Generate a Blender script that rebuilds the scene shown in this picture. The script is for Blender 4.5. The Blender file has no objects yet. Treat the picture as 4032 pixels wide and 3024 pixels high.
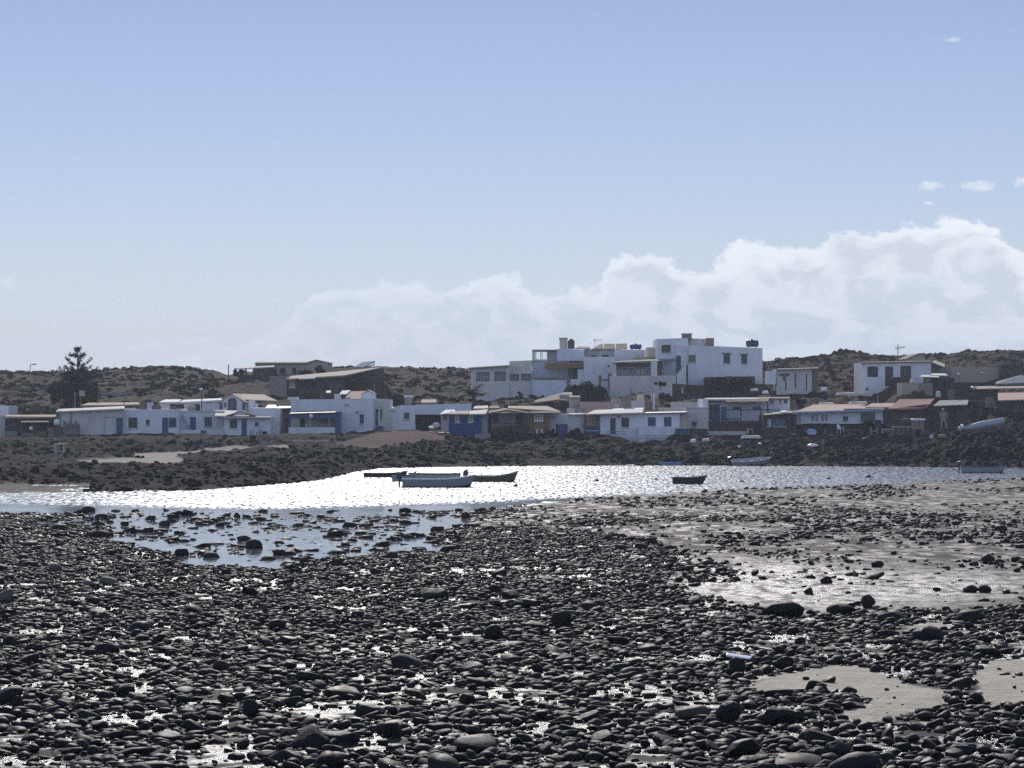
import bpy, bmesh, math, random
import numpy as np
from mathutils import Vector, Matrix
R = math.radians
rng = np.random.default_rng(7)
random.seed(7)
scene = bpy.context.scene
COL = scene.collection
# ------------------------------------------------------------------ camera
F = 10000.0      # focal length in pixels of the 4032 px wide photograph
HZ = 1580.0      # horizon row
HC = 5.0         # camera height above the water
cam_d = bpy.data.cameras.new("camera"); cam = bpy.data.objects.new("camera", cam_d); COL.objects.link(cam)
cam_d.sensor_width = 36.0; cam_d.lens = 36.0 * F / 4032.0
cam_d.shift_y = (HZ - 1512.0) / 4032.0
cam_d.clip_start = 0.5; cam_d.clip_end = 20000
cam.location = (0, 0, HC); cam.rotation_euler = (R(90), 0, 0)
scene.camera = cam

def at(px, py, Y):
    return Vector(((px - 2016.0) / F * Y, Y, HC + (HZ - py) / F * Y))
# readings taken on enlarged regions of the photograph -> photograph pixels
def C0(x, y): return (x * 1.8228, y * 1.8228)
def C1(x, y): return (x / 2.212, 1300 + y / 2.212)
def C2(x, y): return (800 + x / 2.212, 1300 + y / 2.212)
def C3(x, y): return (1700 + x / 2.765, 1250 + y / 2.765)
def C4(x, y): return (2300 + x / 2.765, 1250 + y / 2.765)
def C5(x, y): return (2900 + x / 2.963, 1300 + y / 2.963)
def C6(x, y): return (3400 + x / 2.764, 1300 + y / 2.764)
def CB(x, y): return (1400 + x / 2.765, 1780 + y / 2.765)

# ------------------------------------------------------------------ noise
def _hash(ix, iy, seed):
    h = (ix.astype(np.int64) * 374761393 + iy.astype(np.int64) * 668265263 + seed * 1442695041) & 0xFFFFFFFF
    h = ((h ^ (h >> 13)) * 1274126177) & 0xFFFFFFFF
    h = h ^ (h >> 16)
    return (h & 0xFFFFFF) / float(0xFFFFFF)
def vnoise(x, y, seed=0):
    ix = np.floor(x); iy = np.floor(y)
    fx = x - ix; fy = y - iy
    fx = fx * fx * (3 - 2 * fx); fy = fy * fy * (3 - 2 * fy)
    a = _hash(ix, iy, seed); b = _hash(ix + 1, iy, seed); c = _hash(ix, iy + 1, seed); d = _hash(ix + 1, iy + 1, seed)
    return (a * (1 - fx) + b * fx) * (1 - fy) + (c * (1 - fx) + d * fx) * fy
def fbm(x, y, octv=4, seed=0, gain=0.5):
    s = np.zeros_like(x); a = 1.0; t = 0.0
    for k in range(octv):
        s += a * vnoise(x, y, seed + k * 17); t += a
        x = x * 2.03 + 11.3; y = y * 2.03 - 7.7; a *= gain
    return s / t
def sstep(a, b, x):
    t = np.clip((x - a) / (b - a + 1e-12), 0, 1)
    return t * t * (3 - 2 * t)

# ------------------------------------------------------------------ materials
MATS = {}
def nodes_of(m):
    m.use_nodes = True
    nt = m.node_tree
    return nt, nt.nodes, nt.links, nt.nodes['Principled BSDF']
def mix_rgb(nt, fac, a, b, blend='MIX'):
    n = nt.nodes.new('ShaderNodeMix'); n.data_type = 'RGBA'; n.blend_type = blend; n.clamp_factor = True
    for sock, v in ((n.inputs[0], fac), (n.inputs[6], a), (n.inputs[7], b)):
        if hasattr(v, 'links') or hasattr(v, 'is_linked'): nt.links.new(v, sock)
        elif isinstance(v, (int, float)): sock.default_value = v
        else: sock.default_value = (*v[:3], 1)
    return n.outputs[2]
def ramp(nt, fac, stops):
    n = nt.nodes.new('ShaderNodeValToRGB'); nt.links.new(fac, n.inputs[0])
    e = n.color_ramp.elements
    while len(e) < len(stops): e.new(0.5)
    for k, (p, c) in enumerate(stops):
        e[k].position = p
        e[k].color = (c, c, c, 1) if isinstance(c, (int, float)) else (*c[:3], 1)
    return n.outputs[0]
def mathn(nt, op, a, b=None, c=None):
    n = nt.nodes.new('ShaderNodeMath'); n.operation = op
    for k, v in enumerate((a, b, c)):
        if v is None: continue
        if isinstance(v, (int, float)): n.inputs[k].default_value = v
        else: nt.links.new(v, n.inputs[k])
    return n.outputs[0]
def noise(nt, scale, detail=4, rough=0.55, vec=None, stretch=None, dist=0.0):
    n = nt.nodes.new('ShaderNodeTexNoise'); n.inputs['Scale'].default_value = scale
    n.inputs['Detail'].default_value = detail; n.inputs['Roughness'].default_value = rough
    n.inputs['Distortion'].default_value = dist
    if vec is None:
        g = nt.nodes.new('ShaderNodeNewGeometry'); vec = g.outputs['Position']
    if stretch:
        mp = nt.nodes.new('ShaderNodeVectorMath'); mp.operation = 'MULTIPLY'
        nt.links.new(vec, mp.inputs[0]); mp.inputs[1].default_value = stretch; vec = mp.outputs[0]
    nt.links.new(vec, n.inputs['Vector'])
    return n.outputs[0]
def bump(nt, h, strength, dist, bsdf, normal=None):
    b = nt.nodes.new('ShaderNodeBump'); b.inputs['Strength'].default_value = strength; b.inputs['Distance'].default_value = dist
    nt.links.new(h, b.inputs['Height'])
    if normal is not None: nt.links.new(normal, b.inputs['Normal'])
    if bsdf is not None: nt.links.new(b.outputs[0], bsdf.inputs['Normal'])
    return b.outputs[0]

def plaster(name, col, stain=(0.30, 0.27, 0.24), amt=0.35, rough=0.85, bs=0.3, scale=0.9):
    m = bpy.data.materials.new(name); nt, N, L, B = nodes_of(m)
    n1 = noise(nt, scale, 6, 0.65, stretch=(1, 1, 0.45)); n2 = noise(nt, 5.0, 4, 0.6)
    f = ramp(nt, n1, [(0.50, 0.0), (0.80, amt)])
    c = mix_rgb(nt, f, col, stain)
    dk = tuple(v * 0.86 for v in col)
    f2 = ramp(nt, n2, [(0.42, 0.0), (0.7, 0.6)])
    c2 = mix_rgb(nt, f2, c, mix_rgb(nt, 0.5, c, dk))
    # rain streaks
    n3 = noise(nt, 1.0, 3, 0.6, stretch=(5.0, 5.0, 0.35))
    c3 = mix_rgb(nt, ramp(nt, n3, [(0.56, 0.0), (0.8, amt * 0.8)]), c2, stain)
    L.new(c3, B.inputs['Base Color']); B.inputs['Roughness'].default_value = rough; B.inputs['Specular IOR Level'].default_value = .2
    bump(nt, n2, bs, 0.04, B)
    MATS[name] = m; return m
def paint(name, col, rough=0.45, wear=0.25, wearcol=(0.2, 0.18, 0.16), metal=0.0):
    m = bpy.data.materials.new(name); nt, N, L, B = nodes_of(m)
    n1 = noise(nt, 3.0, 5, 0.65)
    L.new(mix_rgb(nt, ramp(nt, n1, [(0.5, 0.0), (0.8, wear)]), col, wearcol), B.inputs['Base Color'])
    B.inputs['Roughness'].default_value = rough; B.inputs['Metallic'].default_value = metal
    MATS[name] = m; return m
plaster('white', (0.74, 0.75, 0.77), amt=.5)
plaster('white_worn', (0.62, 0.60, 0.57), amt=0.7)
plaster('white_blue', (0.66, 0.71, 0.78))
plaster('cream', (0.62, 0.56, 0.44), amt=0.4)
plaster('beige', (0.42, 0.36, 0.28), amt=0.5)
plaster('pinkish', (0.50, 0.36, 0.30), amt=0.4)
plaster('ochre', (0.25, 0.16, 0.085), stain=(0.2, 0.12, 0.06))
plaster('blue_wall', (0.020, 0.066, 0.20), stain=(0.05, 0.07, 0.12), amt=0.5, rough=0.6)
plaster('brick', (0.25, 0.165, 0.125), stain=(0.36, 0.33, 0.30), amt=0.8)
plaster('concrete', (0.28, 0.25, 0.22), amt=0.6)
plaster('grey_wall', (0.34, 0.33, 0.33), amt=0.5)
plaster('red_tile', (0.27, 0.125, 0.095), stain=(0.28, 0.2, 0.16), amt=0.7)
plaster('pink_tile', (0.46, 0.30, 0.24), stain=(0.4, 0.3, 0.26), amt=0.6)
plaster('brown_roof', (0.17, 0.12, 0.095), stain=(0.28, 0.22, 0.18), amt=0.6)
plaster('tan_roof', (0.36, 0.28, 0.21), amt=0.5)
plaster('pale_roof', (0.62, 0.58, 0.50), amt=0.5)
plaster('white_roof', (0.80, 0.80, 0.80), amt=0.25)
plaster('dark_wood', (0.055, 0.045, 0.04), stain=(0.14, 0.11, 0.09), amt=0.6, rough=0.75)
plaster('wood', (0.17, 0.125, 0.09), stain=(0.08, 0.06, 0.05), amt=0.6, rough=0.75)
plaster('grey_board', (0.22, 0.20, 0.18), stain=(0.10, 0.08, 0.07), amt=0.8)
paint('blue', (0.022, 0.066, 0.185), 0.45)
paint('dark_blue', (0.014, 0.03, 0.10), 0.4)
paint('pale_blue', (0.22, 0.36, 0.52), 0.45)
paint('white_paint', (0.78, 0.78, 0.76), 0.4, 0.2)
paint('white_plastic', (0.80, 0.80, 0.80), 0.35, 0.05)
paint('black', (0.012, 0.012, 0.014), 0.4, 0.2)
paint('dark_grey', (0.045, 0.045, 0.05), 0.5, 0.3)
paint('olive', (0.11, 0.10, 0.06), 0.5)
paint('cream_paint', (0.52, 0.47, 0.36), 0.45)
paint('grey_hull', (0.33, 0.35, 0.36), 0.5)
plaster('tarp', (0.10, 0.13, 0.17), amt=.4)
paint('hull_dark', (0.03, 0.028, 0.04), 0.45)
paint('brown_hull', (0.05, 0.035, 0.03), 0.5)
paint('orange', (0.55, 0.16, 0.03), 0.5)
paint('yellow', (0.24, 0.17, 0.06), 0.5)
paint('metal', (0.42, 0.42, 0.43), 0.35, 0.3, metal=0.6)
paint('green_sheet', (0.34, 0.42, 0.34), 0.5, 0.5)
paint('curtain', (0.36, 0.35, 0.33), 0.8)
m = bpy.data.materials.new('glass'); nt, N, L, B = nodes_of(m)
B.inputs['Base Color'].default_value = (0.028, 0.030, 0.034, 1); B.inputs['Roughness'].default_value = 0.12
bump(nt, noise(nt, 1.2, 2), 0.06, 0.05, B); MATS['glass'] = m
m = bpy.data.materials.new('clear_glass'); nt, N, L, B = nodes_of(m)
B.inputs['Base Color'].default_value = (0.9, 0.93, 0.93, 1); B.inputs['Transmission Weight'].default_value = 1.0
B.inputs['Roughness'].default_value = 0.25; B.inputs['IOR'].default_value = 1.05; MATS['clear_glass'] = m
m = bpy.data.materials.new('solar'); nt, N, L, B = nodes_of(m)
B.inputs['Base Color'].default_value = (0.012, 0.016, 0.035, 1); B.inputs['Roughness'].default_value = 0.2; MATS['solar'] = m
# dry stone walling
m = bpy.data.materials.new('stone_wall'); nt, N, L, B = nodes_of(m)
v = N.new('ShaderNodeTexVoronoi'); v.inputs['Scale'].default_value = 2.6
g = N.new('ShaderNodeNewGeometry'); L.new(g.outputs['Position'], v.inputs['Vector'])
n1 = noise(nt, 2.0, 5)
c = mix_rgb(nt, v.outputs['Color'], (0.04, 0.035, 0.032), (0.10, 0.085, 0.075))
L.new(mix_rgb(nt, ramp(nt, n1, [(0.5, 0), (0.75, 0.7)]), c, (0.15, 0.125, 0.10)), B.inputs['Base Color'])
B.inputs['Roughness'].default_value = 0.9; B.inputs['Specular IOR Level'].default_value = .08
bump(nt, v.outputs['Distance'], 0.9, 0.12, B); MATS['stone_wall'] = m
# corrugated sheet
m = bpy.data.materials.new('corrugated'); nt, N, L, B = nodes_of(m)
w = N.new('ShaderNodeTexWave'); w.inputs['Scale'].default_value = 1.6
g = N.new('ShaderNodeNewGeometry'); L.new(g.outputs['Position'], w.inputs['Vector'])
n1 = noise(nt, 1.5, 5)
L.new(mix_rgb(nt, ramp(nt, n1, [(0.45, 0), (0.75, 0.8)]), (0.27, 0.31, 0.27), (0.16, 0.14, 0.12)), B.inputs['Base Color'])
B.inputs['Roughness'].default_value = 0.85; B.inputs['Specular IOR Level'].default_value = .2; bump(nt, w.outputs['Color'], 0.9, 0.05, B); MATS['corrugated'] = m
# leaves
def leafmat(name, a, b):
    m = bpy.data.materials.new(name); nt, N, L, B = nodes_of(m)
    n1 = noise(nt, 1.4, 4)
    L.new(mix_rgb(nt, ramp(nt, n1, [(0.35, 0), (0.65, 1)]), a, b), B.inputs['Base Color'])
    B.inputs['Roughness'].default_value = 0.8; B.inputs['Specular IOR Level'].default_value = .12; MATS[name] = m
leafmat('leaf_dark', (0.020, 0.026, 0.015), (0.042, 0.046, 0.027))
leafmat('leaf_dry', (0.022, 0.018, 0.014), (0.045, 0.036, 0.028))
leafmat('leaf_mid', (0.022, 0.022, 0.015), (0.042, 0.038, 0.027))
leafmat('leaf_pale', (0.10, 0.11, 0.06), (0.19, 0.18, 0.11))
leafmat('leaf_palm', (0.020, 0.024, 0.013), (0.036, 0.038, 0.02))
plaster('bark', (0.09, 0.07, 0.055), stain=(0.04, 0.03, 0.025), amt=0.6)

# ------------------------------------------------------------------ mesh helpers
def link(name, me, mat=None, parent=None):
    o = bpy.data.objects.new(name, me); COL.objects.link(o)
    if mat is not None: me.materials.append(MATS[mat] if isinstance(mat, str) else mat)
    if parent is not None: o.parent = parent
    return o
def tag(o, label=None, cat=None, group=None, kind=None):
    if label: o['label'] = label
    if cat: o['category'] = cat
    if group: o['group'] = group
    if kind: o['kind'] = kind
    return o
def root_of(o):
    p = Vector((0, 0, 0))
    while o is not None:
        p = p + o.location; o = o.parent
    return p
def empty(name, loc, label, cat, group=None):
    o = bpy.data.objects.new(name, None); COL.objects.link(o); o.location = loc
    o.empty_display_size = 0.3
    return tag(o, label, cat, group, 'thing')
class MB:
    def __init__(s): s.bm = bmesh.new()
    def face(s, pts):
        try: s.bm.faces.new([s.bm.verts.new(p) for p in pts])
        except ValueError: pass
    def hexa(s, p):   # p: 8 points, bottom 4 then top 4
        v = [s.bm.verts.new(q) for q in p]
        for f in ((3, 2, 1, 0), (4, 5, 6, 7), (0, 1, 5, 4), (1, 2, 6, 5), (2, 3, 7, 6), (3, 0, 4, 7)):
            s.bm.faces.new([v[i] for i in f])
        return s
    def box(s, x0, x1, y0, y1, z0, z1):
        return s.hexa([(x0, y0, z0), (x1, y0, z0), (x1, y1, z0), (x0, y1, z0), (x0, y0, z1), (x1, y0, z1), (x1, y1, z1), (x0, y1, z1)])
    def prism(s, poly, y0, y1):   # poly: (x, z) outline
        n = len(poly)
        a = [s.bm.verts.new((x, y0, z)) for x, z in poly]; b = [s.bm.verts.new((x, y1, z)) for x, z in poly]
        s.bm.faces.new(a); s.bm.faces.new(b[::-1])
        for i in range(n):
            j = (i + 1) % n; s.bm.faces.new((a[i], b[i], b[j], a[j]))
        return s
    def tube(s, pts, r, seg=6, r1=None, cap=True):
        pts = [Vector(p) for p in pts]; n = len(pts); rings = []
        r1 = r if r1 is None else r1
        for i, p in enumerate(pts):
            d = (pts[min(i + 1, n - 1)] - pts[max(i - 1, 0)]).normalized()
            u = d.orthogonal().normalized(); w = d.cross(u)
            if i and rings:
                u = (pu - d * pu.dot(d)).normalized(); w = d.cross(u)
            pu = u
            rr = r + (r1 - r) * i / max(1, n - 1)
            rings.append([s.bm.verts.new(p + (u * math.cos(a) + w * math.sin(a)) * rr) for a in [2 * math.pi * k / seg for k in range(seg)]])
        for a, b in zip(rings, rings[1:]):
            for k in range(seg): s.bm.faces.new((a[k], a[(k + 1) % seg], b[(k + 1) % seg], b[k]))
        if cap:
            s.bm.faces.new(rings[0][::-1]); s.bm.faces.new(rings[-1])
        return s
    def lathe(s, cx, cy, prof, seg=16):   # prof: (r, z)
        rings = [[s.bm.verts.new((cx + r * math.cos(2 * math.pi * k / seg), cy + r * math.sin(2 * math.pi * k / seg), z)) for k in range(seg)] for r, z in prof]
        for a, b in zip(rings, rings[1:]):
            for k in range(seg): s.bm.faces.new((a[k], a[(k + 1) % seg], b[(k + 1) % seg], b[k]))
        s.bm.faces.new(rings[0][::-1]); s.bm.faces.new(rings[-1]); return s
    def build(s, name, mat, parent=None, bevel=0.0, smooth=False):
        if parent is not None:
            bmesh.ops.translate(s.bm, vec=-root_of(parent), verts=s.bm.verts)
        bmesh.ops.recalc_face_normals(s.bm, faces=s.bm.faces)
        if bevel > 0:
            bmesh.ops.bevel(s.bm, geom=list(s.bm.edges), offset=bevel, segments=2, profile=0.5, affect='EDGES', clamp_overlap=True)
        me = bpy.data.meshes.new(name); s.bm.to_mesh(me); s.bm.free()
        if smooth: me.polygons.foreach_set('use_smooth', [True] * len(me.polygons))
        return link(name, me, mat, parent)
    def thing(s, name, mat, label, cat, group=None, bevel=0.0, smooth=False):   # a thing that is one mesh, origin at its base
        vs = [v.co for v in s.bm.verts]
        c = Vector((sum(v.x for v in vs) / len(vs), sum(v.y for v in vs) / len(vs), min(v.z for v in vs)))
        bmesh.ops.translate(s.bm, vec=-c, verts=s.bm.verts)
        o = s.build(name, mat, None, bevel, smooth); o.location = c
        return tag(o, label, cat, group, 'thing')
def np_mesh(name, V, loops, sizes, mat, smooth=False, attrs=None):
    me = bpy.data.meshes.new(name)
    me.vertices.add(len(V)); me.vertices.foreach_set('co', np.ascontiguousarray(V, dtype=np.float32).ravel())
    me.loops.add(len(loops)); me.loops.foreach_set('vertex_index', np.ascontiguousarray(loops, dtype=np.int32))
    me.polygons.add(len(sizes))
    st = np.concatenate(([0], np.cumsum(sizes)[:-1])).astype(np.int32)
    me.polygons.foreach_set('loop_start', st)
    try: me.polygons.foreach_set('loop_total', np.asarray(sizes, dtype=np.int32))
    except Exception: pass
    if smooth: me.polygons.foreach_set('use_smooth', np.ones(len(sizes), dtype=bool))
    for k, (dom, arr) in (attrs or {}).items():
        a = me.attributes.new(k, 'FLOAT', dom) if arr.ndim == 1 else me.attributes.new(k, 'FLOAT_COLOR', dom)
        a.data.foreach_set('value' if arr.ndim == 1 else 'color', np.ascontiguousarray(arr, dtype=np.float32).ravel())
    me.update(calc_edges=True); me.validate()
    return link(name, me, mat)
PADS = []
# ------------------------------------------------------------------ houses
def facade_mb(x0, x1, zb, ztl, ztr, yf, yb, ops, rev=0.16):
    """closed box whose front face has real openings: ops = (xa, xb, za, zb)"""
    mb = MB(); bm = mb.bm
    zt = max(ztl, ztr)
    xs = sorted({x0, x1, *[o[0] for o in ops], *[o[1] for o in ops]})
    zs = sorted({zb, *[o[2] for o in ops], *[o[3] for o in ops]})
    xs = [x for x in xs if x0 <= x <= x1]; zs = [z for z in zs if zb <= z < min(ztl, ztr)]
    zs.append(None)
    def top(x): return ztl + (ztr - ztl) * (x - x0) / (x1 - x0)
    for a, b in zip(xs, xs[1:]):
        if b - a < 1e-5: continue
        for c, d in zip(zs, zs[1:]):
            mid = ((a + b) / 2, (c + (d if d is not None else min(top(a), top(b)))) / 2)
            if any(o[0] < mid[0] < o[1] and o[2] < mid[1] < o[3] for o in ops): continue
            da = top(a) if d is None else d; db = top(b) if d is None else d
            mb.face([(a, yf, c), (b, yf, c), (b, yf, db), (a, yf, da)])
    for (a, b, c, d) in ops:
        y2 = yf + rev
        mb.face([(a, yf, c), (b, yf, c), (b, y2, c), (a, y2, c)]); mb.face([(a, yf, d), (b, yf, d), (b, y2, d), (a, y2, d)])
        mb.face([(a, yf, c), (a, y2, c), (a, y2, d), (a, yf, d)]); mb.face([(b, yf, c), (b, y2, c), (b, y2, d), (b, yf, d)])
        mb.face([(a, y2, c), (b, y2, c), (b, y2, d), (a, y2, d)])
    mb.face([(x0, yf, zb), (x0, yb, zb), (x0, yb, ztl), (x0, yf, ztl)]); mb.face([(x1, yf, zb), (x1, yb, zb), (x1, yb, ztr), (x1, yf, ztr)])
    mb.face([(x0, yb, zb), (x1, yb, zb), (x1, yb, ztr), (x0, yb, ztl)]); mb.face([(x0, yf, ztl), (x1, yf, ztr), (x1, yb, ztr), (x0, yb, ztl)])
    mb.face([(x0, yf, zb), (x1, yf, zb), (x1, yb, zb), (x0, yb, zb)])
    bmesh.ops.remove_doubles(bm, verts=bm.verts, dist=1e-4)
    return mb

class House:
    def __init__(s, T, x, y, Y, name, label, cat='house', group=None):
        s.T = T; s.Y = Y; s.root = empty(name, at(*T(x, y), Y), label, cat, group)
    def p(s, x, y, Y=None): return at(*s.T(x, y), Y or s.Y)
    def block(s, x0, y0, x1, y1, D=6, mat='white', tr=None, ops=(), dY=0.0, name='wall', pad=True, foot=1.0, cap=None, label=None):
        """a walled block; (x0,y0)-(x1,y1) in the region's pixels, tr: top edge at its right end"""
        Y = s.Y + dY
        a = s.p(x0, y0, Y); b = s.p(x1, y1, Y); c = s.p(x1, tr if tr is not None else y0, Y)
        wops = []
        for o in ops:
            q = s.p(o[1], o[2], Y); r = s.p(o[3], o[4], Y)
            wops.append((max(q.x, a.x + 0.03), min(r.x, b.x - 0.03), r.z, min(q.z, min(a.z, c.z) - 0.05)))
        zb = b.z - (foot if pad else 0)
        w = facade_mb(a.x, b.x, zb, a.z, c.z, Y, Y + D, wops).build(name, mat, s.root)
        if label: w['label'] = label
        if pad: PADS.append((a.x - 0.2, b.x + 0.2, Y - 0.9, Y + D, b.z))
        for o, (xa, xb, za, zc) in zip(ops, wops):
            kind, fm, opt = o[0], (o[5] if len(o) > 5 else 'dark_blue'), (o[6] if len(o) > 6 else {})
            if kind == 'w': s.window(xa, xb, za, zc, Y, fm, **opt)
            elif kind == 'd': s.door(xa, xb, za, zc, Y, fm, **opt)
            elif kind == 'h':   # bare dark opening, closed by a recessed shutter
                MB().box(xa + .004, xb - .004, Y + 0.11, Y + 0.155, za + .004, zc - .004).build('shutter', fm, s.root)
        if cap:   # coping along the parapet
            t = 0.10
            MB().hexa([(a.x - .06, Y - .06, a.z), (b.x + .06, Y - .06, c.z), (b.x + .06, Y + .35, c.z), (a.x - .06, Y + .35, a.z),
                       (a.x - .06, Y - .06, a.z + t), (b.x + .06, Y - .06, c.z + t), (b.x + .06, Y + .35, c.z + t), (a.x - .06, Y + .35, a.z + t)]).build('coping', cap, s.root)
        return w
    def window(s, xa, xb, za, zc, Y, fm='dark_blue', nv=1, nh=0, pane='glass', t=0.07, sill=True):
        mb = MB(); e = 0.004; xa += e; xb -= e; za += e; zc -= e
        y0, y1 = Y - 0.015, Y + 0.10
        mb.box(xa, xb, y0, y1, zc - t, zc).box(xa, xb, y0, y1, za, za + t).box(xa, xa + t, y0, y1, za + t, zc - t).box(xb - t, xb, y0, y1, za + t, zc - t)
        for k in range(nv):
            x = xa + (xb - xa) * (k + 1) / (nv + 1); mb.box(x - t * .35, x + t * .35, y0 + .02, y1, za + t, zc - t)
        for k in range(nh):
            z = za + (zc - za) * (k + 1) / (nh + 1); mb.box(xa + t, xb - t, y0 + .035, y1 - .01, z - t * .3, z + t * .3)
        f = mb.build('window', fm, s.root)
        MB().box(xa + .02, xb - .02, Y + 0.105, Y + 0.13, za + .02, zc - .02).build('pane', pane, f)
        if sill: MB().box(xa - .08, xb + .08, Y - 0.09, Y + 0.0, za - .09, za - .012).build('sill', 'white_worn', f)
        return f
    def door(s, xa, xb, za, zc, Y, fm='blue', **k):
        mb = MB(); e = .004; xa += e; xb -= e; za += e; zc -= e
        mb.box(xa, xb, Y + .06, Y + .11, za, zc)
        w = xb - xa; h = zc - za
        for (p0, p1) in ((.08, .45), (.53, .93)):      # raised panels
            mb.box(xa + w * .15, xb - w * .15, Y + .04, Y + .062, za + h * p0, za + h * p1)
        d = mb.build('door', fm, s.root)
        MB().tube([(xb - w * .1, Y + .0, za + h * .47), (xb - w * .1, Y + .06, za + h * .47)], 0.03).build('handle', 'metal', d)
        return d
    def slab(s, fl, fr, bl, br, dY0, dY1, th=0.12, mat='pale_roof', name='roof', label=None):
        a, b, c, d = s.p(*fl, s.Y + dY0), s.p(*fr, s.Y + dY0), s.p(*br, s.Y + dY1), s.p(*bl, s.Y + dY1)
        t = Vector((0, 0, th))
        o = MB().hexa([a - t, b - t, c - t, d - t, a, b, c, d]).build(name, mat, s.root)
        if label: o['label'] = label
        return o
    def box(s, x0, y0, x1, y1, dY=0, D=0.5, mat='white', name='wall', bevel=0.0, top=None):
        a = s.p(x0, y0, s.Y + dY); b = s.p(x1, y1, s.Y + dY)
        return MB().box(a.x, b.x, a.y, a.y + D, b.z, a.z).build(name, mat, s.root, bevel)
    def gable(s, xl, yl, xp, yp, xr, yr, yb, dY=0, D=7, mat='white', roof='tan_roof', over=0.25):
        Y = s.Y + dY; l, q, r = s.p(xl, yl, Y), s.p(xp, yp, Y), s.p(xr, yr, Y); zb = s.p(xl, yb, Y).z
        MB().prism([(l.x, zb), (r.x, zb), (r.x, r.z), (q.x, q.z), (l.x, l.z)], Y, Y + D).build('wall', mat, s.root)
        for e in (l, r):
            k = (e - q); k2 = q + k * (1 + over / k.length)
            d = Vector((0, 0, 0.10)); up = Vector((0, 0, 0.012))
            p = [Vector((q.x, Y - .2, q.z)), Vector((k2.x, Y - .2, k2.z)), Vector((k2.x, Y + D, k2.z)), Vector((q.x, Y + D, q.z))]
            MB().hexa([v + up for v in p] + [v + up + d for v in p]).build('roof', roof, s.root)
    def post(s, x, y0, y1, dY=0, w=0.09, mat='wood', name='post'):
        a = s.p(x, y0, s.Y + dY); b = s.p(x, y1, s.Y + dY)
        return MB().box(a.x - w / 2, a.x + w / 2, a.y, a.y + w, b.z, a.z).build(name, mat, s.root)
    def rail(s, xs, y0, y1, dY=-0.5, mat='metal', r=0.025, n=2, name='railing'):
        mb = MB(); pts = [s.p(x, y0, s.Y + dY) for x in xs]
        for x in xs: mb.tube([s.p(x, y0, s.Y + dY), s.p(x, y1, s.Y + dY)], r)
        for k in range(n):
            y = y0 + (y1 - y0) * k / max(1, n) * 0.8
            mb.tube([s.p(xs[0], y, s.Y + dY), s.p(xs[-1], y, s.Y + dY)], r)
        return mb.build(name, mat, s.root)
    def rubble(s, x0, x1, y0, y1, n, dY=0.05, D=0.5, mat='brick', seed=1, name='broken_parapet'):
        """a crumbled stretch of parapet: uneven courses of blocks"""
        r = random.Random(seed); mb = MB(); a = s.p(x0, y1, s.Y + dY); b = s.p(x1, y0, s.Y + dY); w = (b.x - a.x) / n
        for i in range(n):
            h = (b.z - a.z) * r.uniform(0.35, 1.0)
            mb.box(a.x + i * w + .008 * i % .005, a.x + (i + .97) * w, a.y + r.uniform(0, .05), a.y + D, a.z - .02, a.z + h)
        return mb.build(name, mat, s.root)

def tank(T, x0, x1, y0, y1, Y, label, horiz=True, mat='dark_blue', name='water_tank'):
    a = at(*T(x0, y0), Y); b = at(*T(x1, y1), Y); cx = (a.x + b.x) / 2
    root = empty(name, (cx, Y, b.z), label, 'water tank')
    if horiz:
        r = (a.z - b.z) / 2 * .86; zc = b.z + r + .05; L = (b.x - a.x) / 2; mb = MB(); n = 18; rings = []
        prof = [(-1, .45), (-.93, .8), (-.8, .98), (-.5, 1), (-.45, .95), (-.4, 1), (.4, 1), (.45, .95), (.5, 1), (.8, .98), (.93, .8), (1, .45)]
        for t, k in prof: rings.append([mb.bm.verts.new((cx + t * L, Y + r + r * k * math.cos(6.2832 * i / n), zc + r * k * math.sin(6.2832 * i / n))) for i in range(n)])
        for p, q in zip(rings, rings[1:]):
            for i in range(n): mb.bm.faces.new((p[i], p[(i + 1) % n], q[(i + 1) % n], q[i]))
        mb.bm.faces.new(rings[0]); mb.bm.faces.new(rings[-1])
        mb.build('tank_body', mat, root, smooth=True)
        MB().lathe(cx - L * .1, Y + r, [(r * .35, zc + r * .9), (r * .35, zc + r * 1.2), (r * .2, zc + r * 1.28)], 12).build('lid', mat, root)
        MB().box(cx - L * .7, cx - L * .55, Y + .1 * r, Y + 1.9 * r, b.z, zc - r * .6).box(cx + L * .55, cx + L * .7, Y + .1 * r, Y + 1.9 * r, b.z, zc - r * .6).build('cradle', 'dark_grey', root)
    else:
        r = (b.x - a.x) / 2; h = a.z - b.z
        MB().lathe(cx, Y + r, [(r * .95, b.z), (r, b.z + .05 * h), (r, b.z + .4 * h), (r * .96, b.z + .43 * h), (r, b.z + .46 * h), (r, b.z + .8 * h), (r * .5, b.z + .93 * h)], 18).build('tank_body', mat, root, smooth=False)
        MB().lathe(cx, Y + r, [(r * .4, b.z + .9 * h), (r * .4, b.z + h), (r * .1, b.z + h)], 12).build('lid', mat, root)
    return root

W, D_ = 'w', 'd'
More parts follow.
